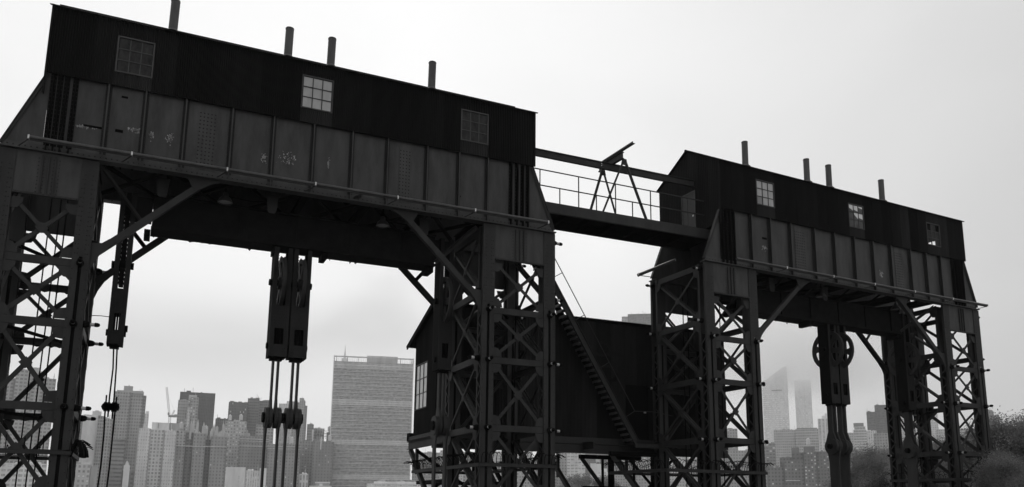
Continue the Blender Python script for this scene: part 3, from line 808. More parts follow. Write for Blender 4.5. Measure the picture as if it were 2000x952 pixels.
b.add([vs[k] for k in (0, 1, 2, 3)], [(0, 1, 3, 2)]); b.add([vs[4*n+k] for k in (0, 1, 2, 3)], [(0, 2, 3, 1)])
part('roof', b, ROOFM, sh)
m = MB(); m.box(X0-.28, X0-.22, 35.2, 39.18, 0, .12)
m.v = [(x, y, z-.16+zr(y)) for x, y, z in m.v]; part('barge_trim', m, SHEDS[2], sh)
m = MB(); m.box(X0-.1, X1, YF-.06, YF+.3, 2.92, 3.24); m.box(X0-.1, X1, YF+.301, YR+.72, 3.02, 3.2); m.box(X0, X1, YF-.02, YF+.4, 2.5, 2.9); part('floor_frame', m, STEEL, sh)
for x in (X0+.02, 15.6, 19.5, 23.6):
    m = MB(); m.ibeam((x, 34.3, 2.8), (x, 39.3, 2.8), .2, .36); part('floor_beam', m, STEEL, sh)
    m = MB(); m.angle((x, 39.2, 2.6), (x, 35.2, -.6), .2, .025, (1, 0, 0)); m.angle((x, 38.1, 2.6), (x, 38.1, 1.4), .14, .02, (1, 0, 0)); part('support_brace', m, STEEL, sh)
m = MB(); m.box(X0-.1, X0+.5, 38.9, 39.25, 3.0, 3.4); part('floor_end_block', m, STEELD, sh)
for y in (35.4, 39.6):                                          # legs of the shed and knees under its right half
    for x in (15.6, 23.6):
        m = MB(); m.ibeam((x, y, 2.62), (x, y, GZ), .26, .26, .025, (0, 1, 0)); part('shed_leg', m, STEELD, sh)
for (a, c) in (((X0+.05, 38.0, 2.5), (15.5, 38.0, .2)), ((15.5, 38.05, 2.5), (X0+.05, 38.05, .2)), ((X0+.1, 34.5, 1.0), (X0+.1, 38.1, 1.0)), ((15.5, 34.5, 1.0), (15.5, 38.1, 1.0)),
               ((X0+.1, 38.1, 1.0), (15.5, 38.1, 1.0)), ((15.55, 38.1, 2.5), (15.55, 34.6, -.2)), ((23.7, 38.0, 2.5), (26.6, 38.0, -.3)), ((26.6, 38.05, 2.5), (23.7, 38.05, -.3)), ((20.7, 37.6, .9), (23.4, 37.6, .9))):
    m = MB(); m.angle(a, c, .16, .025, (0, 1, 0) if a[1] == c[1] else (1, 0, 0)); part('floor_brace', m, STEELD, sh)
for y in (34.6, 37.6):
    m = MB(); m.bar((20.55, y, 2.46), (24.2, y, 2.46), .25, .2); part('landing_beam', m, STEELD, sh)
    m = MB(); m.angle((20.65, y, 2.4), (23.4, y, -.9), .22, .025, (0, 1, 0)); part('support_brace', m, STEEL, sh)
    m = MB(); m.angle((21.9, y, 2.36), (21.9, y, .9), .15, .02, (0, 1, 0)); part('support_post', m, STEELD, sh)
# faint darker sprayed marks on the sheets
m = MB(); q = random.Random(5)
for cx, cz, rx in ((20.6, 7.7, .55), (21.3, 7.2, .5), (20.9, 6.5, .6), (21.7, 6.3, .45), (21.3, 5.8, .6)):
    a0 = q.uniform(0, 6); prev = None
    for i in range(9):
        a = a0+i*.55; p = (cx+rx*math.cos(a)*(1-.03*i), YF-.03, cz+rx*.6*math.sin(a))
        if prev: m.bar(prev, p, .14, .006, (0, 1, 0))
        prev = p
part('spray_mark', m, mat('spray_paint', .007, .8, .3, 3), sh, 'stuff')

m = MB(); m.bar((15.80, YF-.03, 7.20), (16.34, YF-.03, 7.20), .10, .006, (0, 1, 0)); m.bar((16.30, YF-.03, 7.16), (15.97, YF-.03, 6.70), .10, .006, (0, 1, 0))
part('painted_numeral', m, BLACK, sh)
stq = FW0.thing('steel_stair', (20, 34.4, 2.95), 'steep open steel stair with handrail in front of the dark shed', 'stair')
p0, p1 = Vector((21.85, 34.25, 3.05)), Vector((15.4, 34.25, 13.6))
dv = (p1-p0); ln = dv.length; du = dv/ln; nv = Vector((-du.z*-1, 0, -du.x)) ; nv = Vector((du.z, 0, -du.x))
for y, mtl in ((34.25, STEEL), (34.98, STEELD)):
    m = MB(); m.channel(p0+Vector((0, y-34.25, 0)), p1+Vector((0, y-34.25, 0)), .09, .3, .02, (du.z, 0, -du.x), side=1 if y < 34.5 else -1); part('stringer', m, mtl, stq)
nt_ = int(dv.z/.25)
tm = MB().box(-.17, .14, .05, .68, -.02, .02).box(-.19, -.171, .05, .68, -.09, .03).mesh('tread', mat('lightened_tread', .075, .6, .4, 3))  # treads set paler to make up for scant light from below
for i in range(nt_):
    c = p0+dv*((i+.5)/nt_)
    inst('tread', tm, stq, (c.x-.08, 34.25, c.z))
hr = [p0+du*t+nv*.72 for t in (1.3, 4.0, 6.6, 8.9, 10.8)]
m = MB(); m.tube([Vector((24.0, 34.2, 4.4))-Vector((0, 0, .0)), Vector((22.75, 34.2, 4.55)), hr[0]]+hr[1:], .022, 6); part('handrail', m, STEEL, stq)
for t in (1.3, 4.0, 6.6, 8.9):
    m = MB(); m.cyl(p0+du*t+nv*.05, p0+du*t+nv*.73, .02, 6); part('rail_post', m, STEEL, stq)
m = MB(); m.box(21.75, 23.6, 34.2, 35.2, 2.98, 3.04); m.box(21.76, 23.59, 34.2, 34.25, 2.76, 3.03); part('landing', m, STEEL, stq)

# ------------------------------------------------------------------ tube lights along the girders
ORD = ('first', 'second', 'third', 'fourth', 'fifth', 'sixth')
def tube_light(F, a, b, y, yback, z, label, bracket_ends, along='x'):
    P = (lambda u, yy, zz: (u, yy, zz)) if along == 'x' else (lambda u, yy, zz: (yy, u, zz))
    t = F.thing('tube_light', P((a+b)/2, y, z), label, 'tube light', 'tube lights along the girders')
    m = MB(); m.cyl(P(a+.03, y, z), P(b-.03, y, z), .062, 10); part('tube', m, TUBE, t)
    m = MB(); m.box(*sum([sorted(q) for q in zip(P(a+.04, y-.02, z-.1), P(b-.04, y+.03, z-.07))], [])); part('channel_strip', m, STEEL, t)
    for e in bracket_ends:
        s = 1 if e == a else -1
        m = MB(); m.box(*sum([sorted(q) for q in zip(P(e+s*.005-.025, y-.062, z-.062), P(e+s*.005+.025, y+.062, z+.062))], [])); part('end_clip', m, CLIP, t)
        m = MB(); m.bar(P(e, y+.02, z-.06), P(e-.35, yback, ZB+.02), .03, .03); part('bracket_arm', m, STEEL, t)
T1 = (-4.07, -1.03, 2.03, 5.12, 8.25, 11.45, 14.72)
for i in range(6): tube_light(F1, T1[i], T1[i+1], -.45, .0, 11.60, "tube light on the nearer gantry's girder, %s from its left end" % ORD[i], (T1[i+1],) if i else T1[:2])
T2 = (24.9, 28.15, 31.37, 34.43, 37.6, 40.8, 43.9)
for i in range(6): tube_light(F2, T2[i], T2[i+1], -.45, .0, 11.55, "tube light on the farther gantry's girder, %s from its left end" % ORD[i], (T2[i+1],) if i < 5 else (T2[i+1],))
tube_light(F2, 1.05, 4.16, 22.5, 23.3, 11.54, "tube light jutting out across the farther gantry's gable side", (4.0,), 'y')

# ------------------------------------------------------------------ stubby marker lamps at the joints
lm = [MB().lathe([(.001, 0), (.12, 0), (.12, .06), (.1, .15), (.06, .2), (.001, .2)], (0, 0, 0), 'x', 10).mesh('base', STEELD),
      MB().lathe([(.05, .2), (.06, .21), (.06, .33), (.05, .335)], (0, 0, 0), 'x', 10).mesh('lens', LENS),
      MB().lathe([(.068, .335), (.072, .34), (.072, .42), (.05, .48), (.001, .5)], (0, 0, 0), 'x', 10).mesh('cap', STEELD)]
def marker(F, p, rz, label):
    t = F.thing('marker_lamp', p, label, 'marker lamp', 'marker lamps on the tower joints')
    t.rotation_euler.z += rz+random.uniform(-.06, .06)
    for me in lm:
        o = bpy.data.objects.new(me.name, me); col.objects.link(o); o.parent = t
JN = ('top', 'upper', 'middle', 'lower')
for F, gn, tws in ((F1, 'nearer gantry', ((L1, 'left tower', 0), (R1, 'right tower', 1))), (F2, 'farther gantry', ((L2, 'left tower', 0), (R2, 'right tower', 1)))):
    for (o0, o1), tn, ri in tws:
        for py, pn in ((PD/2, 'front'), (DEP-PD/2, 'rear')):
            for k, z in enumerate((11.0, 8.5, 5.75, 2.98)):
                for xs, rz, sn in ((o0-.005, math.pi, 'left'), (o1+.005, 0, 'right')):
                    if F is F1 and tn == 'left tower' and sn == 'left': continue
                    inner = (sn == 'right') != bool(ri)
                    if inner and k == 0: continue
                    if F is F1 and tn == 'right tower' and sn == 'right' and pn == 'rear' and k > 1: continue
                    marker(F, (xs, py, z), rz, 'lamp facing %s at the %s %s joint, %s of the %s' % (sn, JN[k], pn, tn, gn))
        for xs, sn in ((o0+PW/2, 'left'), (o1-PW/2, 'right')):
            if F is F1 and tn == 'left tower' and sn == 'left': continue
            for k, z in enumerate((7.72, 5.68, 2.97)):
                marker(F, (xs, -.005, z), -math.pi/2, 'lamp on the front of the %s post, %s joint, %s of the %s' % (sn, JN[k+1], tn, gn))

# ------------------------------------------------------------------ dome lamps, pigeon, climbing guards
for F, x, lab in ((F1, 2.15, 'left dome lamp slung under the nearer gantry between its girders'), (F1, 8.13, 'right dome lamp slung under the nearer gantry between its girders'),
                  (F2, 32.24, 'left dome lamp under the farther gantry beside the knee brace'), (F2, 38.1, 'right dome lamp under the farther gantry above the spoked wheels')):
    t = F.thing('dome_lamp', (x, 1.2, 11.05), lab, 'lamp', 'dome lamps under the girders')
    m = MB(); m.lathe([(.05, .4), (.09, .36), (.1, .26), (.2, .16), (.27, .02), (.27, 0), (.25, .0)], (x, 1.2, 10.95), 'z', 16); part('shade', m, ENAMEL, t)
    m = MB(); m.lathe([(.001, .02), (.25, .03)], (x, 1.2, 10.95), 'z', 16); part('glass', m, LENS, t)
    m = MB(); m.cyl((x, 1.2, 11.33), (x, 1.2, 11.75), .025, 6); m.tube([(x+.1, 1.2, 11.2), (x+.9, 1.25, 11.16), (x+1.8, 1.3, 11.3)], .02, 5); part('conduit', m, STEELD, t)
pg = F1.thing('pigeon', (6.84, -.02, ZB+.02), 'dark pigeon perched on the lower ledge of the girder', 'pigeon')
m = MB(); c = Vector((6.84, -.02, ZB+.02))
prof = [(-.17, .0, .012), (-.12, .03, .04), (-.05, .07, .075), (.02, .11, .085), (.07, .155, .065), (.095, .2, .042), (.11, .235, .046), (.128, .258, .036), (.15, .262, .008)]
n = 10
for (a, b_) in zip(prof, prof[1:]):
    m.cyl(c+Vector((a[0], 0, a[1]+.13)), c+Vector((b_[0], 0, b_[1]+.13)), a[2]*1.1, n, b_[2]*1.1, caps=False)
part('body', m, FEATHER, pg)
for s in (-1, 1):
    m = MB(); m.cyl(c+Vector((0, .03*s, 0)), c+Vector((0, .03*s, .17)), .009, 5); m.bar(c+Vector((-.02, .03*s, .006)), c+Vector((.05, .03*s, .006)), .03, .01); part('leg', m, STEEL, pg)
    m = MB(); m.cyl(c+Vector((.06, .075*s, .27)), c+Vector((-.19, .04*s, .13)), .045, 6, .012); part('wing', m, FEATHER, pg)

def guard(F, x0, x1, y0, y1, label, dens=.16):
    t = F.thing('climbing_guard', ((x0+x1)/2, (y0+y1)/2, 1.5), label, 'climbing guard', 'spiked climbing guards round the towers')
    c = [(x0, y0), (x1, y0), (x1, y1), (x0, y1)]
    nn = [(0, -1), (1, 0), (0, 1), (-1, 0)]; sp = MB()
    for i in range(4):
        a, b = c[i], c[(i+1) % 4]
        m = MB(); m.bar((a[0], a[1], 1.52), (b[0], b[1], 1.52), .05, .12); m.bar((a[0]-nn[i][0]*.1, a[1]-nn[i][1]*.1, 1.6), (b[0]-nn[i][0]*.1, b[1]-nn[i][1]*.1, 1.6), .2, .02); part('ring_bar', m, STEEL, t)
        l = math.hypot(b[0]-a[0], b[1]-a[1]); k = int(l/dens)
        for j in range(k):
            u = (j+.5)/k; x, y = a[0]+(b[0]-a[0])*u, a[1]+(b[1]-a[1])*u; ox, oy = nn[i]
            h = random.uniform(.34, .44); tw = random.uniform(-.12, .12)
            sp.tube([(x+ox*q+oy*tw*q, y+oy*q+ox*tw*q, 1.6+h*z) for q, z in ((0, 0), (.03, .6), (.14, .95), (.3, 1.0), (.46, .75))], .014, 4)
    part('spikes', sp, STEELD, t, 'stuff')
    return t
gl = guard(F1, L1[0]-.05, L1[1]+.05, -.06, DEP+.06, 'steel guard band round the left tower with bundle of hooked spikes', .5)
m = MB()
for k in range(34):
    a = R(-45+90*k/33); h = random.uniform(.36, .5); k_ = random.uniform(.5, .75)
    m.tube([(L1[1]+.06+k_*q*math.cos(a), .1+k_*q*math.sin(a), 1.5+h*z) for q, z in ((0, -.2), (.1, .55), (.25, .9), (.45, .8), (.6, .3), (.66, -.25))], .034, 5)
part('hooked_spikes', m, STEELD, gl, 'stuff')
guard(F1, R1[0]-.05, R1[1]+.05, -.06, 8.6, 'curved spike guard round the tower below the shed window')
guard(F2, L2[0]-2.6, L2[1]+.05, -.06, DEP+.06, "curved spike guard round the farther gantry's left tower and stair landing")
guard(F2, R2[0]-.05, R2[1]+.05, -.06, DEP+.06, 'guard band round the rightmost lattice tower', .3)

# ------------------------------------------------------------------ the skyline across the river
SHORE = GZ+1
def azel(px, py):
    d = ray(px, py); h = math.hypot(d.x, d.y)
    return math.atan2(d.x, d.y), d.z/h
class Bld:
    """a far building placed by bearing and distance; local x to the right, y away, z up, base on the shore"""
    def __init__(s, px0, px1, py, dist, depth, label, cat='building', yaw=0, name='tower_block', group=None):
        a0, _ = azel(px0, py); a1, _ = azel(px1, py); ac = (a0+a1)/2
        _, e = azel((px0+px1)/2, py)
        s.w = 2*dist*math.tan((a1-a0)/2); s.h = dist*e-SHORE; s.d = depth; s.dist = dist; s.ac = ac; s.yaw = yaw
        s.px0, s.px1, s.py = px0, px1, py
        s.F = Frame((math.sin(ac)*dist, math.cos(ac)*dist, SHORE), (0, 0, 0), -ac+yaw)
        s.t = s.F.thing(name, (0, 0, 0), label, cat, group)
    def X(s, px, py=None):
        a, _ = azel(px, py or s.py); return s.dist*math.tan(a-s.ac)
    def Z(s, py, px=None):
        _, e = azel(px or (s.px0+s.px1)/2, py); return s.dist*e-SHORE
    def core(s, x0, x1, y0, y1, z0, z1, m, name='wall'):
        return part(name, MB().box(x0, x1, y0, y1, z0, z1), m, s.t)
    def facade(s, x0, x1, y0, y1, z0, z1, face, glass, bay=3.2, fl=3.4, pier=.5, span=.45, lit=0, name='wall', proud=.35, sides=True, solid=0, rng=None):  # lit: share of windows given a pale panel
        """glass core with piers and spandrels standing proud of it; windows are the recesses left between"""
        rng = random.Random(int(x0*7+z1*13+s.dist))
        glass = gm(round(max(glass['v'], face['v']*.46), 3)); bay *= .82; fl *= .95
        if x1-x0 > 6 and z0 == 0:
            k = MB()
            for q in range(rng.randint(2, 4)):
                wq = rng.uniform(1.2, min(5, (x1-x0)*.3)); xq = rng.uniform(x0+.6, x1-.6-wq); yq = rng.uniform(y0+1, y0+8); k.box(xq, xq+wq, yq, yq+wq*.8, z1-.5, z1+rng.uniform(.5, 1.8))
            for q in range(rng.randint(0, 2)):
                xq = rng.uniform(x0+1, x1-1); k.cyl((xq, y0+4+q, z1-.4), (xq, y0+4+q, z1+rng.uniform(3, 6)), .16, 4)
            part('roof_plant', k, fm(round(min(.5, face['v']*rng.choice((.8, 1, 1.2))), 3)), s.t, 'stuff')
        s.core(x0+.4, x1-.4, y0+.4, y1-.4, z0, z1-.3, glass, 'window_glass')
        m = MB(); nf = max(1, round((z1-z0)/fl)); fh = (z1-z0)/nf
        walls = [((x0, y0), (x1, y0), (0, -1))]
        if sides: walls += [((x0, y1), (x0, y0), (-1, 0)), ((x1, y0), (x1, y1), (1, 0))]
        walls.append(((x1, y1), (x0, y1), (0, 1)))
        litm = MB()
        for wi, (a, b, nrm) in enumerate(walls):
            l = math.hypot(b[0]-a[0], b[1]-a[1]); nb = max(1, round(l/bay)); bw = l/nb
            ux, uy = (b[0]-a[0])/l, (b[1]-a[1])/l
            def slab(u0, u1, za, zb, d0, d1):
                xs = sorted((a[0]+ux*u0-nrm[0]*d0, a[0]+ux*u1-nrm[0]*d1)); ys = sorted((a[1]+uy*u0-nrm[1]*d0, a[1]+uy*u1-nrm[1]*d1))
                m_.box(xs[0], xs[1], ys[0], ys[1], za, zb)
            m_ = m
            if pier > 0:
                for i in range(nb+1):
                    hw = bw*pier/2
                    u0, u1 = max(0, i*bw-hw), min(l, i*bw+hw)
                    slab(u0, u1, z0, z1, 0, .46)
            if span > 0:
                for k in range(nf+1):
                    zc = z0+k*fh; slab(.03, l-.03, max(z0, zc-fh*span/2), min(z1-.01, zc+fh*span/2), .05 if pier else 0, .45)
            if lit and wi < 3:
                m_ = litm
                for i in range(nb):
                    for k in range(nf):
                        if rng.random() < lit: slab((i+.5)*bw-bw*(1-pier)/2*.9, (i+.5)*bw+bw*(1-pier)/2*.9, z0+(k+.5)*fh-fh*(1-span)*.4, z0+(k+.5)*fh+fh*(1-span)*.4, .25, .39)
        m.box(x0+.05, x1-.05, y0+.05, y1-.05, z1-.29, z1-.02)
        o = part(name, m, face, s.t, 'stuff')
        if litm.v: part('pale_panels', litm, fm(.75), s.t, 'stuff')  # pale panels in a random share of the window recesses
        return o
    def tank(s, x, z, r=2.2, y=6):
        m = MB(); m.cyl((x, y, z+2.5), (x, y, z+7), r, 12); m.cyl((x, y, z+7), (x, y, z+8.6), r*1.1, 12, .1)
        for i in range(4): m.bar((x+r*.7*(-1)**i, y+r*.7*(-1)**(i//2), z-.2), (x+r*.7*(-1)**i, y+r*.7*(-1)**(i//2), z+2.6), .3, .3)
        part('water_tank', m, fm(.35), s.t)
    def full(s, **k): return s.facade(-s.w/2, s.w/2, 0, s.d, 0, s.h, **k)

# left of the first tower
b = Bld(3, 110, 738, 760, 30, 'wide stepped apartment tower seen through the left lattice tower')
kw = dict(face=fm(.26), glass=gm(.10), bay=3.6, fl=3.1, pier=.35, span=.5)
b.facade(b.X(3), b.X(30), 0, 30, 0, b.Z(741), **kw); b.facade(b.X(30)+.02, b.X(63), -3, 30, 0, b.Z(724), **kw)
b.facade(b.X(63)+.02, b.X(88), -2, 30, 0, b.Z(727), **kw); b.facade(b.X(88)+.02, b.X(110), -4, 30, 0, b.Z(738), **kw)
b.core(b.X(63), b.X(75), 6, 18, b.Z(727), b.Z(715), fm(.26), 'penthouse')
b = Bld(-20, 92, 905, 680, 18, 'low pale riverside building behind the left lattice tower', name='low_building'); b.full(face=fm(.5), glass=gm(.2), bay=4, fl=3.5, pier=.3, span=.5, lit=.05)
b = Bld(110, 152, 880, 705, 20, 'pale mid height block just right of the stepped tower, behind the lattice'); b.full(face=fm(.38), glass=gm(.14), bay=3.5, fl=3.2, pier=.4, span=.5, lit=.04)
b = Bld(150, 166, 823, 900, 22, 'narrow dark slab beside the left lattice tower'); b.full(face=fm(.16), glass=gm(.08), bay=3, fl=3.3, pier=.4, span=.5)
b = Bld(163, 221, 811, 820, 22, 'pale blank walled tower with ribbed darker flank behind the cable clamp')
b.core(b.X(163), b.X(192), 0, 22, 0, b.Z(811), fm(.42)); b.facade(b.X(192)+.02, b.X(205), -2, 20, 0, b.Z(813), face=fm(.25), glass=gm(.08), bay=2.5, fl=3.1, pier=.3, span=.35)
b.facade(b.X(205)+.02, b.X(221), 1, 22, 0, b.Z(817), face=fm(.30), glass=gm(.09), bay=2.8, fl=3.1, pier=.45, span=.35); b.core(b.X(180), b.X(198), 4, 14, b.Z(811), b.Z(803), fm(.36), 'penthouse')
b.core(b.X(185), b.X(193), 5, 12, b.Z(803), b.Z(801), fm(.36), 'penthouse')
b = Bld(143, 192, 908, 700, 20, 'low flat block with white windows at the foot of the pale blank tower', name='low_building')
b.facade(b.X(143), b.X(178), 0, 20, 0, b.Z(907), face=fm(.33), glass=gm(.14), bay=4, fl=3.6, pier=.5, span=.5, lit=.3); b.core(b.X(162), b.X(178), 2, 14, b.Z(907), b.Z(904), fm(.36), 'penthouse'); b.core(b.X(178)+.02, b.X(192), 1, 18, 0, b.Z(911), fm(.24))
b = Bld(224, 287, 768, 860, 34, 'tall grey gridded tower with cut corner and square penthouse left of the crane')
kw = dict(face=fm(.24), glass=gm(.09), bay=2.9, fl=3.2, pier=.42, span=.45)
b.facade(b.X(224), b.X(256), 0, 34, 0, b.Z(766), **kw); b.facade(b.X(256)+.02, b.X(281), 2.5, 34, 0, b.Z(764), **kw); b.facade(b.X(281)+.02, b.X(287), 6, 34, 0, b.Z(770), **kw)
b.core(b.X(228), b.X(280), 1.5, 30, b.Z(766)-1, b.Z(763), fm(.26), 'parapet'); b.core(b.X(241), b.X(259), 6, 18, b.Z(763), b.Z(753), fm(.22), 'penthouse'); b.core(b.X(250), b.X(252), 8, 12, b.Z(753), b.Z(750.5), fm(.2), 'penthouse')
b = Bld(219, 268, 860, 735, 24, 'dark horizontally banded block in front of the tall gridded tower')
b.facade(b.X(219), b.X(245), 0, 24, 0, b.Z(858), face=fm(.17), glass=gm(.08), bay=5, fl=3.2, pier=0, span=.55); b.facade(b.X(245)+.02, b.X(268), 1, 24, 0, b.Z(922), face=fm(.15), glass=gm(.07), bay=4, fl=3.5, pier=.4, span=.5)
b = Bld(242, 254, 909, 725, 7, 'tiny pale gabled roof house on top of the dark banded block', name='small_house')
b.core(-b.w/2, b.w/2, 0, 7, 0, b.h, fm(.55)); part('roof', MB().prism([(-b.w*.35, b.h), (b.w*.35, b.h), (b.w*.15, b.h+3.2), (-b.w*.15, b.h+3.2)], .5, 6.5), fm(.4), b.t)
b = Bld(283, 291, 808, 1150, 10, 'thin pale tower peeping out between grey tower and crane'); b.full(face=fm(.6), glass=gm(.25), bay=3, fl=3.5, pier=.6, span=.5); b.core(-b.w*.3, b.w*.45, 1, 8, b.h, b.h+3, fm(.5), 'penthouse')
b = Bld(271, 346, 838, 790, 26, 'long white slab of flats with recessed darker middle below the tower crane')
b.facade(b.X(271), b.X(295), 0, 26, 0, b.Z(838), face=fm(.6), glass=gm(.24), bay=2.6, fl=3.1, pier=.6, span=.5)
b.facade(b.X(295)+.02, b.X(322), 3, 26, 0, b.Z(839), face=fm(.42), glass=gm(.15), bay=3.5, fl=3.1, pier=.45, span=.4, lit=.03)
b.facade(b.X(322)+.02, b.X(346), 0, 26, 0, b.Z(840), face=fm(.6), glass=gm(.24), bay=2.6, fl=3.1, pier=.55, span=.5)
b.core(b.X(296), b.X(330), 5, 18, b.Z(838)-.5, b.Z(824.5), fm(.55), 'penthouse'); b.core(b.X(308), b.X(309.5), 4.8, 5.2, b.Z(836), b.Z(826), fm(.2), 'vent'); b.core(b.X(330)+.02, b.X(350), 7, 18, b.Z(838)-.5, b.Z(824), fm(.22), 'penthouse')
# tower crane
cr_ = Bld(326, 336, 824, 840, 4, 'thin luffing tower crane with raised jib on the skyline', 'crane', name='tower_crane')
zb, zt = cr_.Z(842), cr_.Z(812)
def truss(m, a, b_, w_, n, r):
    a, b_ = Vector(a), Vector(b_); d = (b_-a).normalized(); u = d.cross(Vector((0, 1, 0))).normalized()*w_/2; v = Vector((0, w_/2, 0))
    cs = [u+v, u-v, -u-v, -u+v]
    for c in cs: m.bar(a+c, b_+c, r, r, (0, 1, 0))
    for i in range(n):
        for q in range(4):
            p, p2 = a+(b_-a)*(i/n), a+(b_-a)*((i+1)/n); m.bar(p+cs[q], p2+cs[(q+1) % 4], r*.7, r*.7, (0, 1, 0))
CR = fm(.30)
m = MB(); truss(m, (0, 2, 0), (0, 2, zt), 1.9, 40, .35); part('mast', m, CR, cr_.t)
m = MB(); truss(m, (-.5, 2, zt), (cr_.X(319.5), 2, cr_.Z(756)), 1.5, 14, .3); part('jib', m, CR, cr_.t)
m = MB(); m.box(-1.5, 5.5, .8, 3.2, zt-1.2, zt+.6); m.box(3.5, 6, .5, 3.5, zt-1.0, zt+1.4); m.box(-2.2, -.6, .6, 1.6, zt+.6, zt+2.8); part('machine_deck', m, fm(.16), cr_.t)
m = MB(); truss(m, (1.5, 2, zt), (cr_.X(339), 2, cr_.Z(801)), 1.1, 5, .3); part('back_mast', m, CR, cr_.t)
m = MB(); m.bar((cr_.X(339), 2, cr_.Z(801)), (cr_.X(322), 2, cr_.Z(770)), .1, .1); part('pendant', m, CR, cr_.t)
# dark tower and its neighbours
b = Bld(352, 421, 767, 1000, 40, 'big dark flat topped glass tower right of the crane'); b.full(face=fm(.075), glass=gm(.04), bay=2.2, fl=3.6, pier=.4, span=.25)
b = Bld(348, 389, 786, 930, 14, 'stepped lighter tower with white windows in front of the dark tower')
kw = dict(face=fm(.24), glass=gm(.09), bay=3, fl=3.4, pier=.4, span=.5, lit=.16)
b.facade(b.X(348), b.X(372), 0, 14, 0, b.Z(782), **kw); b.facade(b.X(372)+.02, b.X(388), -2, 14, 0, b.Z(776), **kw); b.core(b.X(368), b.X(384), 2, 12, b.Z(782), b.Z(771), fm(.3), 'penthouse')
b.facade(b.X(366), b.X(374), -4, -.02, 0, b.Z(797), face=fm(.40), glass=gm(.16), bay=2.5, fl=3.4, pier=.6, span=.4)
b = Bld(338, 443, 872, 800, 26, 'brick apartment range with ornate pinnacled roofline', name='apartment_block')
kw = dict(face=fm(.21), glass=gm(.09), bay=3.3, fl=3.2, pier=.6, span=.5, lit=.015)
b.facade(b.X(338), b.X(362), 0, 26, 0, b.Z(872), **kw); b.facade(b.X(362)+.02, b.X(376), 4, 26, 0, b.Z(845), face=fm(.15), glass=gm(.07), bay=3, fl=3.2, pier=.5, span=.5)
b.facade(b.X(376)+.02, b.X(401), -1, 26, 0, b.Z(847), **kw); b.facade(b.X(401)+.02, b.X(411), 4, 26, 0, b.Z(850), face=fm(.14), glass=gm(.06), bay=3, fl=3.2, pier=.5, span=.5, lit=.06); b.facade(b.X(411)+.02, b.X(443), -1, 26, 0, b.Z(852), **kw)
b.facade(b.X(342), b.X(362), 6, 20, b.Z(872), b.Z(842), face=fm(.34), glass=gm(.1), bay=3, fl=3.2, pier=.5, span=.45)
q = random.Random(11); m = MB()
for i in range(34):
    px = q.uniform(364, 442); x = b.X(px); z0 = b.Z(852); h_ = q.choice([3, 4, 5, 7, 9, 12]); ww = q.uniform(.6, 1.6)
    y = q.uniform(1, 12); m.box(x-ww, x+ww, y, y+2*ww, z0-3, z0+h_); m.cyl((x, y+ww, z0+h_), (x, y+ww, z0+h_+q.uniform(1, 4)), ww*.8, 5, .1)
part('pinnacles', m, fm(.3), b.t, 'stuff')
m = MB(); m.box(b.X(338), b.X(443), -1.8, -1.1, b.Z(873), b.Z(872)); part('string_course', m, fm(.6), b.t); b.tank(b.X(350), b.Z(842), 1.8, 12)
b = Bld(421, 449, 818, 1060, 30, 'plain dark block between the dark glass tower and the taller pair'); b.full(face=fm(.12), glass=gm(.06), bay=3, fl=3.6, pier=.5, span=.4)
b = Bld(447, 485, 786, 1080, 36, 'dark tower with fine vertical ribs and specks of light'); b.full(face=fm(.10), glass=gm(.045), bay=2.4, fl=3.6, pier=.5, span=.3, lit=.05)
b = Bld(484, 531, 783, 1100, 40, 'dark grey tower with raised stepped corner left of the eyebars')
kw = dict(face=fm(.13), glass=gm(.06), bay=2.8, fl=3.7, pier=.2, span=.45)
b.facade(b.X(484), b.X(507), 0, 40, 0, b.Z(779), **kw); b.facade(b.X(507)+.02, b.X(531), 5, 40, 0, b.Z(782), **kw); b.core(b.X(484)-4, b.X(484)-.02, 4, 40, 0, b.Z(786), fm(.22), 'flank'); b.core(b.X(499), b.X(507), 2, 20, b.Z(779), b.Z(777), fm(.13), 'penthouse')
b = Bld(440, 483, 823, 900, 22, 'pale block flecked with white windows below the ribbed dark tower'); b.full(face=fm(.28), glass=gm(.11), bay=3.2, fl=3.4, pier=.5, span=.5, lit=.32)
b.tank(b.w*.2, b.h, 1.8, 9); b.tank(-b.w*.3, b.h-.5, 1.6, 12)
b = Bld(500, 535, 830, 940, 22, 'mid grey block behind the left eyebars'); b.full(face=fm(.25), glass=gm(.12), bay=4, fl=3.5, pier=.3, span=.5)
b = Bld(468, 526, 852, 850, 22, 'broad brown grey block crossed by pale string lines', name='apartment_block'); b.full(face=fm(.19), glass=gm(.09), bay=3.4, fl=3.3, pier=.6, span=.55)
m = MB()
for y in (858, 862, 872): m.box(-b.w/2-.1, b.w/2+.1, -.7, -.01, b.Z(y+.7), b.Z(y))
part('string_course', m, fm(.5), b.t); b.core(b.X(476), b.X(488), 3, 14, b.h, b.Z(846), fm(.22), 'penthouse'); b.core(b.X(481), b.X(484), 4, 8, b.Z(846), b.Z(840), fm(.24), 'penthouse')
b = Bld(441, 521, 913, 710, 20, 'low white building with ribbed middle by the water', name='low_building')
b.core(b.X(441), b.X(480), 0, 20, 0, b.Z(913), fm(.62)); b.facade(b.X(480)+.02, b.X(508), .5, 20, 0, b.Z(919), face=fm(.66), glass=gm(.22), bay=2.1, fl=40, pier=.5, span=.03); b.core(b.X(508)+.02, b.X(521), 0, 20, 0, b.Z(914), fm(.62)); b.core(b.X(467), b.X(469), -.3, -.01, b.Z(950), b.Z(930), gm(.3), 'louvre')
b = Bld(545, 574, 789, 1150, 30, 'white ribbed slab tower between the two pairs of eyebars'); b.full(face=fm(.62), glass=gm(.16), bay=3.2, fl=3.6, pier=.5, span=.2); b.core(b.X(560), b.X(576), 4, 20, b.h, b.Z(783), fm(.30), 'penthouse')
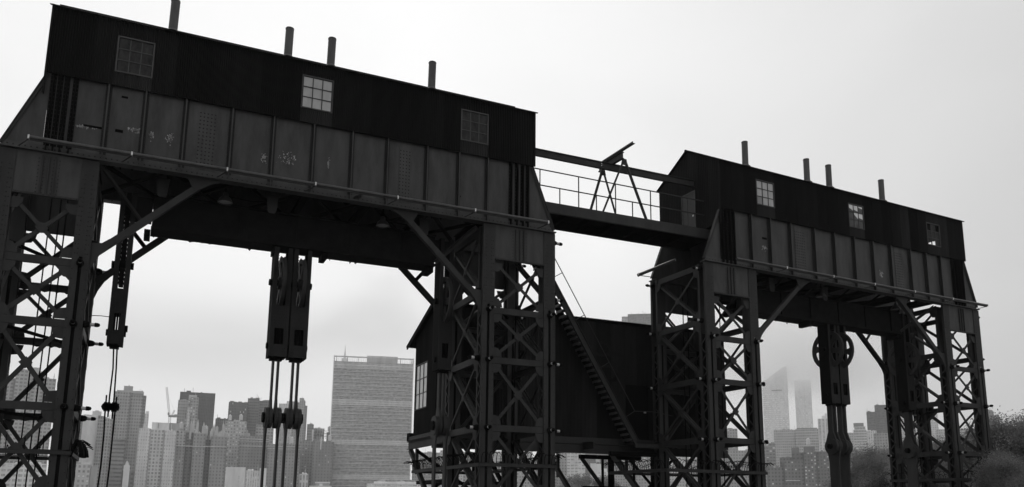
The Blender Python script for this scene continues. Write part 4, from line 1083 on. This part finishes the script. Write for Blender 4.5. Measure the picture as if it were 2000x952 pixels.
part('spire', MB().cyl((b.X(568), 10, b.Z(783)-1), (b.X(568), 10, b.Z(770)), .9, 6, .15), fm(.4), b.t)
b = Bld(573, 601, 782, 1080, 30, 'grey tower with rounded shoulder and square crown behind right eyebars'); b.facade(b.X(573), b.X(585), 2, 30, 0, b.Z(786), face=fm(.30), glass=gm(.13), bay=3, fl=3.5, pier=.6, span=.3); b.facade(b.X(585)+.02, b.X(597), 0, 30, 0, b.Z(783), face=fm(.25), glass=gm(.12), bay=3, fl=3.5, pier=.6, span=.3)
b.facade(b.X(597)+.02, b.X(601), 2, 30, 0, b.Z(792), face=fm(.25), glass=gm(.12), bay=3, fl=3.5, pier=.6, span=.3); b.core(b.X(585), b.X(594), 3, 18, b.Z(783), b.Z(777), fm(.2), 'penthouse')
b = Bld(600, 613, 829, 980, 24, 'grey block stepping down right of the rounded shoulder tower'); b.full(face=fm(.20), glass=gm(.10), bay=3, fl=3.4, pier=.2, span=.5); b.core(b.w/2-1.5, b.w/2+.3, -.6, 10, 0, b.h-6, fm(.5), 'corner_strip')
b = Bld(612, 634, 837, 1000, 24, 'small pale block carrying a rooftop sign frame'); b.full(face=fm(.34), glass=gm(.18), bay=3, fl=3.4, pier=.5, span=.5)
m = MB()
for px in (617, 622, 627, 632, 637): m.box(b.X(px)-.2, b.X(px)+.2, -3, -2.6, b.Z(858), b.Z(842))
for y in (842, 847, 853): m.box(b.X(616), b.X(639), -3.1, -2.7, b.Z(y)-.2, b.Z(y)+.2)
for px, y in ((618, 844.5), (623, 844.5), (628, 844.5), (622, 850), (627, 850.5), (631, 851)): m.box(b.X(px)-1.1, b.X(px)+1.1, -3.3, -3.12, b.Z(y+1.6), b.Z(y-1.6))
part('sign_frame', m, fm(.12), b.t)
b = Bld(638, 650, 845, 960, 20, 'small dark block with a chimney tight against the glass slab'); b.full(face=fm(.14), glass=gm(.08), bay=3, fl=3.4, pier=.5, span=.5); b.core(b.X(643), b.X(647), 4, 9, b.h-.5, b.Z(833), fm(.2), 'chimney')
b.tank(-b.w*.1, b.h-.4, 1.7, 9)
b = Bld(585, 612, 862, 880, 24, 'grey apartment block with pale chimneys right of the eyebars', name='apartment_block'); b.full(face=fm(.20), glass=gm(.09), bay=3.3, fl=3.2, pier=.55, span=.5, lit=.02)
b = Bld(611, 652, 863, 850, 24, 'broad dark brick block left of the glass slab', name='apartment_block'); b.full(face=fm(.17), glass=gm(.08), bay=3.6, fl=3.3, pier=.65, span=.55, lit=.015)
b.core(b.X(626), b.X(628), -.5, 4, b.h-8, b.Z(854), fm(.5), 'chimney'); b.core(b.X(618), b.X(622), 3, 8, b.h, b.Z(857), fm(.2), 'penthouse')
b.tank(b.w*.3, b.h-.4, 1.8, 12)
b = Bld(523, 588, 868, 830, 22, 'long grey apartment range behind the eyebar rods', name='apartment_block'); b.full(face=fm(.20), glass=gm(.10), bay=3.4, fl=3.2, pier=.6, span=.5, lit=.02)
m = MB()
for y in (872, 877): m.box(-b.w/2-.1, b.w/2+.1, -.7, -.01, b.Z(y+.7), b.Z(y))
part('string_course', m, fm(.45), b.t)
b.tank(b.w*.22, b.h-.4, 1.7, 10)
b = Bld(585, 603, 926, 720, 12, 'little pale block low down right of the eyebar rods', name='low_building'); b.full(face=fm(.36), glass=gm(.12), bay=3.5, fl=6, pier=.5, span=.3)
b = Bld(604, 648, 949, 690, 20, 'low white roof at the foot of the glass slab, left', name='low_building'); b.full(face=fm(.7), glass=gm(.3), bay=5, fl=4, pier=.2, span=.6); b.core(b.X(616), b.X(643), 2, 10, b.h-.5, b.Z(944), fm(.25), 'penthouse'); b.core(b.X(615), b.X(644), 1.5, 11, b.Z(944), b.Z(941.5), fm(.7), 'roof_slab')
b = Bld(716, 845, 945, 690, 26, 'long low white roofed hall before the glass slab', name='low_building'); b.full(face=fm(.7), glass=gm(.3), bay=5, fl=3, pier=.15, span=.6); b.core(b.X(730), b.X(812), 2, 20, b.h-.5, b.Z(941), fm(.62), 'roof_slab')
q = random.Random(2); m = MB()
for i in range(26):
    x = q.uniform(b.X(735), b.X(805)); m.box(x, x+q.uniform(.8, 3), 4, 7, b.Z(941), b.Z(941)+q.uniform(.5, 1.8))
part('roof_plant', m, fm(.3), b.t, 'stuff')

# the big glass slab
b = Bld(652, 809, 697.5, 870, 22, 'broad pale edged glass slab tower with banded floors standing alone', yaw=R(1.5), name='glass_slab')
W2 = b.w/2
GL = [gm(.15), gm(.17), gm(.18)]
b.core(-W2+.9, W2-.9, .6, b.d-.6, 0, b.h-6, GL[1], 'glass_core')
for x0, x1 in ((-W2, -W2+.9), (W2-.9, W2)): b.core(x0, x1, -.1, b.d+.1, 0, b.h, fm(.78), 'edge_slab')
zs = [b.Z(y) for y in (706, 787, 865, 933)]
fl = 3.66; z = b.h-13; q = random.Random(9); k = 0
bands = [(b.Z(783), b.Z(792)), (b.Z(861.5), b.Z(869)), (b.Z(929), b.Z(936.5))]
bandm = MB().box(-W2+.9, W2-.9, .0, .55, 0, 1.0).mesh('spandrel_band', fm(.345))
while z > 0:
    if not any(lo-2 < z < hi+1.5 for hi, lo in [(a, c) for a, c in bands]):
        o = inst('spandrel_band', bandm, b.t, (0, 0, z)); o.scale.z = .6
        m = MB(); x = -W2+1                                     # blinds drawn at different heights
        while x < W2-3:
            l = q.uniform(3, 16)
            if q.random() < .5: m.box(x, min(x+l, W2-1), .35, .55, z-fl+1.2, z-fl+1.2+q.choice([.9, 1.6, 2.4]))
            x += l
        part('blinds', m, gm(.19 if k % 3 else .18), b.t, 'stuff')
    z -= fl; k += 1
for hi, lo in bands+[(b.h-6.2, b.h-13)]:
    m = MB(); x = -W2+1.2
    while x < W2-1: m.box(x, x+.65, .05, .5, lo, hi); x += 1.25
    for zz in (hi, (hi+lo)/2, lo): m.box(-W2+.9, W2-.9, .0, .52, zz-.35, zz+.35)
    part('louvre_band', m, fm(.42), b.t)
m = MB()                                                        # open crown grille
for x in [(-W2+1+i*(2*W2-2)/44) for i in range(45)]: m.box(x-.12, x+.12, .1, .5, b.h-6.2, b.h-2.4)
m.box(-W2+.9, W2-.9, 0, .5, b.h-6.6, b.h-6.0); m.box(-W2+.9, W2-.9, 0, .5, b.h-1.6, b.h-.2)
for i in range(8): x = -W2+3+i*(2*W2-6)/7; m.box(x-.35, x+.35, .1, .9, b.h-6.2, b.h-.3)
part('crown_grille', m, fm(.34), b.t)
b.core(-W2+1, W2-1, b.d-1, b.d-.6, b.h-6, b.h-3.4, fm(.5), 'parapet')
m = MB(); xa, xb = b.X(717), b.X(777); x = xa
while x < xb: m.box(x, x+.5, -.2, .2, b.h-6, b.h-.4); x += .95
m.box(xa, xb, -.25, -.21, b.h-.2, b.h+1.0); m.box(xa, xb, .25, 10, b.h-6.3, b.h-.5); part('roof_screen', m, fm(.36), b.t)
sp = Bld(669, 679, 690, 2350, 20, 'faint pointed spire fading into cloud behind the glass slab', name='spired_tower')
sp.core(-9, 9, 0, 18, 0, sp.Z(700), fm(.4)); part('spire', MB().cyl((0, 9, sp.Z(700)-2), (0, 9, sp.Z(683)), 4.2, 8, 1.2).cyl((0, 9, sp.Z(683)), (0, 9, sp.Z(672)), 1.1, 6, .2), fm(.4), sp.t)  # fade put into a pale albedo; the cloud volume stops short of it

# seen under the shed and between the towers
for a in ((806, 864, 884, 1010, .26, .12, 'grey block right behind the glass slab, under the shed window'), (860, 905, 880, 960, .4, .16, 'pale block glimpsed through the tower below the shed window'), (905, 962, 890, 820, .26, .1, 'grey block glimpsed through the right tower under its lowest beam'),
          (962, 1040, 882, 900, .34, .13, 'light gridded block glimpsed between the front posts of the right tower'), (1040, 1088, 893, 860, .22, .1, 'darker block glimpsed just left of the outer post'),
          (1086, 1107, 878, 900, .28, .12, 'banded grey tower just right of the outer post under the shed'), (1186, 1240, 896, 930, .3, .12, 'grey block behind the stair landing braces'),
          (1240, 1300, 880, 880, .27, .1, 'wide block behind the landing legs'), (1296, 1345, 884, 960, .48, .18, "pale block glimpsed through the farther gantry's side bracing"),
          (1345, 1400, 896, 900, .3, .12, 'grey block behind the near corner post of the farther gantry')):
    b = Bld(a[0], a[1], a[2], a[3], 22, a[6]); b.full(face=fm(a[4]), glass=gm(a[5]), bay=3.4, fl=3.3, pier=.45, span=.45, lit=.05)
b = Bld(1107, 1143, 872, 860, 20, 'white gridded slab of flats under the shed floor'); b.full(face=fm(.5), glass=gm(.2), bay=4.4, fl=3.2, pier=.2, span=.4, lit=.04)
b = Bld(1141, 1192, 872, 1000, 24, 'dark brick block behind the white stepped building'); b.full(face=fm(.13), glass=gm(.07), bay=3.2, fl=3.2, pier=.55, span=.5, lit=.03)
b = Bld(1150, 1196, 922, 720, 18, 'white stepped building with rooftop water tank under the shed', name='low_building')
kw = dict(face=fm(.75), glass=gm(.08), bay=5, fl=4, pier=.35, span=.4)
b.facade(b.X(1164), b.X(1196), 0, 18, 0, b.Z(922), **kw); b.core(b.X(1153), b.X(1164), 2, 14, 0, b.Z(905), fm(.45)); b.core(b.X(1161), b.X(1174), 4, 14, b.Z(922)-1, b.Z(906), fm(.75), 'penthouse'); b.core(b.X(1178), b.X(1186), 4, 10, b.Z(922)-.5, b.Z(915), fm(.7), 'penthouse'); b.tank(b.X(1168), b.Z(907), 1.9, 8)
fp = Bld(1104, 1107, 930, 675, 1, 'thin flagpole with furled flag in the gap under the shed', 'flagpole', name='flagpole')
part('pole', MB().cyl((0, 0, 0), (0, 0, fp.Z(929)), .18, 6), fm(.6), fp.t); part('flag', MB().prism([(.2, fp.Z(931)), (1.2, fp.Z(934)), (1.9, fp.Z(940)), (.3, fp.Z(938))], -.05, .05), fm(.5), fp.t)
b = Bld(1214, 1278, 614, 1000, 42, 'flat topped dark tower rising behind the shed roof')
b.facade(b.X(1226), b.X(1278), 0, 42, 0, b.Z(613.5), face=fm(.20), glass=gm(.13), bay=2.4, fl=3.5, pier=.25, span=.2)
b.facade(b.X(1214), b.X(1226)-.02, 3, 40, 0, b.Z(617), face=fm(.34), glass=gm(.2), bay=2.4, fl=3.5, pier=.3, span=.3)  # added wing: the lighter side face put into its shape and tone
m = MB()
for x in (-b.w*.2, b.w*.02, .2*b.w, .25*b.w, .42*b.w): m.cyl((x, 8, b.h-2), (x, 8, b.h+4), .2, 5)
part('aerials', m, fm(.3), b.t)

# between the farther gantry's towers
b = Bld(1399, 1440, 838, 950, 24, "block behind the farther gantry's left tower, nearer its corner post"); b.full(face=fm(.22), glass=gm(.1), bay=3.3, fl=3.3, pier=.5, span=.5, lit=.03)
b = Bld(1420, 1496, 880, 860, 24, "low grey block at the foot of the farther gantry's left tower"); b.full(face=fm(.26), glass=gm(.12), bay=3.3, fl=3.3, pier=.5, span=.5, lit=.05)
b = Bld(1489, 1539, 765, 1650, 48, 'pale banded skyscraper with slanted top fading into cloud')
b.facade(-b.w/2, b.w/2, 0, 48, 0, b.Z(768), face=fm(.9), glass=gm(.33), bay=3, fl=4.1, pier=0, span=.55)  # tone paled to carry part of the cloud's fade
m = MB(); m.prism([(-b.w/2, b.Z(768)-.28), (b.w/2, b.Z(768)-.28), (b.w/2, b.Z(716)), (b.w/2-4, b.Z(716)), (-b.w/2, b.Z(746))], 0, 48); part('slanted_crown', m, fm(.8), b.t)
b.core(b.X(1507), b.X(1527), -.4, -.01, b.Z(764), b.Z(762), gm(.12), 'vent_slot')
b = Bld(1551, 1583, 742, 1750, 34, 'slender square gridded skyscraper lost in cloud at its top'); b.full(face=fm(.85), glass=gm(.26), bay=5.6, fl=4.9, pier=.32, span=.32)  # cloud fade partly put into the pale tones
b = Bld(1511, 1554, 840, 1150, 30, 'square grey office block in front of the slanted top tower'); b.full(face=fm(.34), glass=gm(.17), bay=3, fl=3.6, pier=.4, span=.45); b.core(b.X(1515), b.X(1540), 4, 20, b.h, b.Z(837), fm(.4), 'penthouse')
b = Bld(1553, 1598, 838, 1120, 30, 'grey slab with dark roof edge in front of the slender skyscraper'); b.full(face=fm(.32), glass=gm(.15), bay=2.6, fl=3.7, pier=.25, span=.5); b.core(b.X(1556), b.X(1596), .5, 25, b.h, b.Z(836), fm(.16), 'parapet')
b = Bld(1597, 1618, 818, 1080, 24, 'pale vertically ribbed tower hidden half behind the pulley bars'); b.full(face=fm(.56), glass=gm(.13), bay=6, fl=3.6, pier=.45, span=.1); b.core(b.X(1605), b.X(1618), 3, 20, b.h, b.Z(812), fm(.5), 'penthouse'); b.core(b.X(1611), b.X(1618), 5, 18, b.Z(812), b.Z(807), fm(.45), 'penthouse')
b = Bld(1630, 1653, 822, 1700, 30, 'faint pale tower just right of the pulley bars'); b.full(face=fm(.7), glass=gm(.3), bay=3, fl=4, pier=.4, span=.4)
b = Bld(1647, 1670, 846, 1250, 26, 'plain grey block right of the pulley bars'); b.full(face=fm(.30), glass=gm(.16), bay=3, fl=3.6, pier=.3, span=.5)
b = Bld(1666, 1692, 832, 1100, 24, 'stepped banded tower with dark square top'); kw = dict(face=fm(.36), glass=gm(.13), bay=4, fl=3.4, pier=.1, span=.5)
b.facade(b.X(1666), b.X(1692), 0, 24, 0, b.Z(840), **kw); b.facade(b.X(1668), b.X(1690), 2, 22, b.Z(840), b.Z(833), **kw); b.core(b.X(1667), b.X(1687), 3, 20, b.Z(833), b.Z(826), fm(.15), 'penthouse')
b = Bld(1691, 1712, 842, 1180, 20, 'pale finned block beside the banded tower'); b.full(face=fm(.55), glass=gm(.22), bay=3.4, fl=3.6, pier=.45, span=.15)
b = Bld(1691, 1752, 792, 1300, 60, 'large dark stepped office block left of the last tower'); kw = dict(face=fm(.10), glass=gm(.06), bay=3, fl=3.8, pier=.1, span=.3)
b.facade(b.X(1691), b.X(1707.5), 0, 60, 0, b.Z(804), **kw); b.facade(b.X(1707.5)+.02, b.X(1752), 2, 60, 0, b.Z(791), **kw)
b = Bld(1496, 1618, 884, 780, 26, 'big dark riverside apartment house with bright windows', name='apartment_block')
kw = dict(face=fm(.13), glass=gm(.06), bay=3.5, fl=3.3, pier=.5, span=.5)
b.facade(b.X(1497), b.X(1530), 0, 26, 0, b.Z(913), lit=.01, **kw); b.facade(b.X(1522), b.X(1546), 4, 26, 0, b.Z(893), lit=.02, **kw)
b.facade(b.X(1530)+.02, b.X(1569), -2, 26, 0, b.Z(900), lit=.05, **kw); b.facade(b.X(1546)+.02, b.X(1569), 5, 26, 0, b.Z(884), lit=.08, **kw)
b.facade(b.X(1569)+.02, b.X(1594), -4, 26, 0, b.Z(883), lit=.38, **kw); b.facade(b.X(1594)+.02, b.X(1619), -1, 26, 0, b.Z(883), lit=.2, **kw)
b.core(b.X(1546), b.X(1561), 8, 20, b.Z(884)-.5, b.Z(873.5), fm(.13), 'penthouse'); b.core(b.X(1570), b.X(1592), 4, 20, b.Z(883)-.5, b.Z(872), fm(.12), 'penthouse')
b.core(b.X(1532), b.X(1560), -3.4, -2.02, b.Z(940), b.Z(938.6), fm(.8), 'canopy'); b.tank(b.X(1580), b.Z(873), 1.8, 10)
b = Bld(1489, 1514, 866, 900, 20, 'banded block with bright strips just right of the left tower'); b.full(face=fm(.2), glass=gm(.09), bay=4, fl=3.4, pier=.2, span=.5, lit=.25)
b = Bld(1653, 1674, 878, 850, 20, 'dark block low between the pulley bars and the trees'); b.full(face=fm(.15), glass=gm(.07), bay=3.2, fl=3.3, pier=.5, span=.5, lit=.05)
b = Bld(1653, 1712, 914, 740, 22, 'cluster of low roofs with bright windows right of the pulley bars', name='low_building')
b.facade(b.X(1653), b.X(1672), 0, 22, 0, b.Z(915), face=fm(.16), glass=gm(.07), bay=3, fl=3.2, pier=.4, span=.5, lit=.25); b.facade(b.X(1672)+.02, b.X(1694), -2, 22, 0, b.Z(920), face=fm(.17), glass=gm(.07), bay=3, fl=3.2, pier=.4, span=.5, lit=.2); b.facade(b.X(1694)+.02, b.X(1712), 1, 22, 0, b.Z(932), face=fm(.3), glass=gm(.07), bay=3, fl=3.2, pier=.4, span=.5, lit=.15)
b.facade(b.X(1655), b.X(1665), 4, 12, b.Z(915), b.Z(903), face=fm(.8), glass=gm(.08), bay=3, fl=4, pier=.3, span=.35); b.core(b.X(1672), b.X(1690), 1, 12, b.Z(920)-.5, b.Z(916), fm(.7), 'roof_slab')
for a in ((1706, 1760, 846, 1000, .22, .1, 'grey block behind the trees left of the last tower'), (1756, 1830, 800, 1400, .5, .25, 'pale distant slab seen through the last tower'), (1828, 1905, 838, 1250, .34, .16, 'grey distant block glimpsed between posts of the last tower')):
    b = Bld(a[0], a[1], a[2], a[3], 26, a[6]); b.full(face=fm(a[4]), glass=gm(a[5]), bay=3.4, fl=3.5, pier=.4, span=.45)
b = Bld(1926, 1952, 806, 1100, 26, 'dark stepped block above the trees at far right'); kw = dict(face=fm(.16), glass=gm(.09), bay=3.2, fl=3.4, pier=.4, span=.5)
b.facade(b.X(1926), b.X(1940.5), 0, 26, 0, b.Z(804), **kw); b.facade(b.X(1940.5)+.02, b.X(1951), 1, 26, 0, b.Z(811), **kw); b.core(b.X(1930), b.X(1937), 5, 16, b.Z(804), b.Z(800), fm(.16), 'penthouse')

# ------------------------------------------------------------------ trees in early leaf
def tree_meshes(seed, h, spread, leaves, lsz):
    q = random.Random(seed); wood = MB(); tips = []
    def grow(p, d, l, r, lev):
        k = 3; pts = [p]
        for i in range(k):
            d = (d+Vector((q.gauss(0, .12), q.gauss(0, .12), q.gauss(.03, .06)))).normalized()
            pts.append(pts[-1]+d*l/k)
        for i in range(k): wood.cyl(pts[i], pts[i+1], r*(1-.25*i/k), 6 if lev < 2 else 4 if lev < 4 else 3, r*(1-.25*(i+1)/k), caps=False)
        if lev >= 3: tips.extend((pts[-1], pts[-2]))
        if lev == 5: return
        nb_ = q.choice((2, 3, 3)) if lev else q.choice((4, 5))
        for j in range(nb_):
            az = 6.283*(j+q.random()*.6)/nb_; tl = q.uniform(.35, .75)*spread
            base = pts[-1] if j < 2 or lev > 3 else pts[-2]
            u = d.orthogonal().normalized(); v = d.cross(u)
            nd = (d*math.cos(tl)+(u*math.cos(az)+v*math.sin(az))*math.sin(tl)).normalized()
            grow(base, nd, l*q.uniform(.62, .82), r*.6, lev+1)
    grow(Vector((0, 0, 0)), Vector((0, 0, 1)), h*.27, h*.022, 0)
    lv = [MB(), MB(), MB()]
    for i in range(leaves):
        t = q.choice(tips); g_ = h*.036
        p = t+Vector((q.gauss(0, g_), q.gauss(0, g_), q.gauss(0, g_)))
        a, b_ = Vector((q.gauss(0, 1), q.gauss(0, 1), q.gauss(0, 1))).normalized(), Vector((q.gauss(0, 1), q.gauss(0, 1), q.gauss(0, 1))).normalized()
        s_ = lsz*q.uniform(.6, 1.4); k = (hash((round(t.x/(h*.12)), round(t.y/(h*.12)), round(t.z/(h*.12)), seed)) % 5); k = (0, 0, 1, 1, 2)[k] if q.random() < .9 else q.randint(0, 2)
        lv[k].add([p-a*s_, p-b_*s_*.5, p+a*s_, p+b_*s_*.5], [(0, 1, 2, 3)])
    return [wood.mesh('trunk', BARK)]+[x.mesh('crown', LEAF[i]) for i, x in enumerate(lv)]
TM = [tree_meshes(s, 11, 1.0, 56000, .068) for s in (1, 2, 3)]
def tree(px, dist, top, label, k, rz, name='leafing_tree'):
    a, e = azel(px, top); h = dist*e-GZ
    o = bpy.data.objects.new(name, None); col.objects.link(o); o.location = (math.sin(a)*dist, math.cos(a)*dist, GZ)
    hh = max(v.co.z for v in TM[k][0].vertices); s = h/hh
    o.rotation_euler.z = rz; o.scale = (s, s, s)
    tag(o, label, 'tree', 'trees in early leaf by the water')
    inst('trunk', TM[k][0], o)
    for me in TM[k][1:]: inst('crown', me, o)
for px, dist, top, k, rz, lab in ((1985, 58, 822, 0, .3, 'tree with wide fine twigged crown at the right edge of the view'), (1945, 66, 836, 1, 2.2, 'tree with hazy crown tight against the last lattice tower'),
        (2040, 62, 812, 2, 4.0, 'tall tree cut off by the right edge of the view'), (1880, 70, 868, 2, 1.2, 'tree seen through the front bay of the last lattice tower'), (1830, 72, 858, 0, 5.1, 'tree seen through the side bracing of the last lattice tower'),
        (1780, 75, 880, 1, .8, 'tree half hidden by the rear post of the last lattice tower'), (1722, 80, 884, 2, 3.0, 'tree standing left of the last lattice tower'), (1702, 84, 915, 0, 2.0, 'smaller tree left of the last lattice tower, before low roofs'), (1960, 50, 880, 1, 5.5, 'lower bushy tree in front of the right edge trees')):
    tree(px, dist, top, lab, k, rz)
FT = tree_meshes(8, 11, 1.1, 5000, .25)
for px, top, rz, lab in ((1118, 934, 0, 'leftmost rounded tree on the far shore under the shed'), (1142, 928, 2, 'middle rounded tree on the far shore, tallest of the three'), (1170, 931, 4, 'rightmost rounded tree on the far shore before the white stepped building')):
    dist = 640; a, e = azel(px, top); h = dist*e-SHORE
    o = bpy.data.objects.new('shore_tree', None); col.objects.link(o); o.location = (math.sin(a)*dist, math.cos(a)*dist, SHORE)
    hh = max(v.co.z for v in FT[0].vertices); s = h/hh; o.scale = (s*1.0, s*1.0, s); o.rotation_euler.z = rz
    tag(o, lab, 'tree', 'rounded trees on the far shore')
    inst('trunk', FT[0], o)
    for me in FT[1:]: inst('crown', me, o)

# ------------------------------------------------------------------ haze, and the low cloud that swallows the far tops
def volume(name, x0, x1, y0, y1, z0, z1, dens, rot=0, loc=(0, 0, 0), grad=None, aniso=0):
    m = bpy.data.materials.new(name); m.use_nodes = True; t = m.node_tree
    t.nodes.clear(); v = N(t, 'ShaderNodeVolumePrincipled'); o = N(t, 'ShaderNodeOutputMaterial')
    v.inputs['Color'].default_value = (.94, .94, .94, 1); v.inputs['Density'].default_value = dens; v.inputs['Anisotropy'].default_value = aniso
    L(t, v.outputs[0], o.inputs['Volume'])
    if grad:
        v.inputs['Color'].default_value = (1, 1, 1, 1)
        c = N(t, 'ShaderNodeTexCoord'); s = N(t, 'ShaderNodeSeparateXYZ'); L(t, c.outputs['Object'], s.inputs[0])
        f = math_node(t, 'MULTIPLY', maprange(t, s.outputs['Z'], grad[0], grad[1], 0, dens), maprange(t, math_node(t, 'ABSOLUTE', s.outputs['X']), 80, 230, 1, 0))
        L(t, f, v.inputs['Density'])
    ob = tag(inst(name, MB().box(x0, x1, y0, y1, z0, z1).mesh(name, m), None, loc), kind='stuff'); ob.rotation_euler.z = rot
    return ob
volume('haze', -2350, 2950, -200, 2750, GZ-4.3, 430, 1.5e-4, aniso=.3)
a_, _ = azel(1545, 745)
volume('low_cloud', -230, 230, 1560, 1900, 195, 400, .017, -a_, (0, 0, 0), (195, 280), aniso=.8)
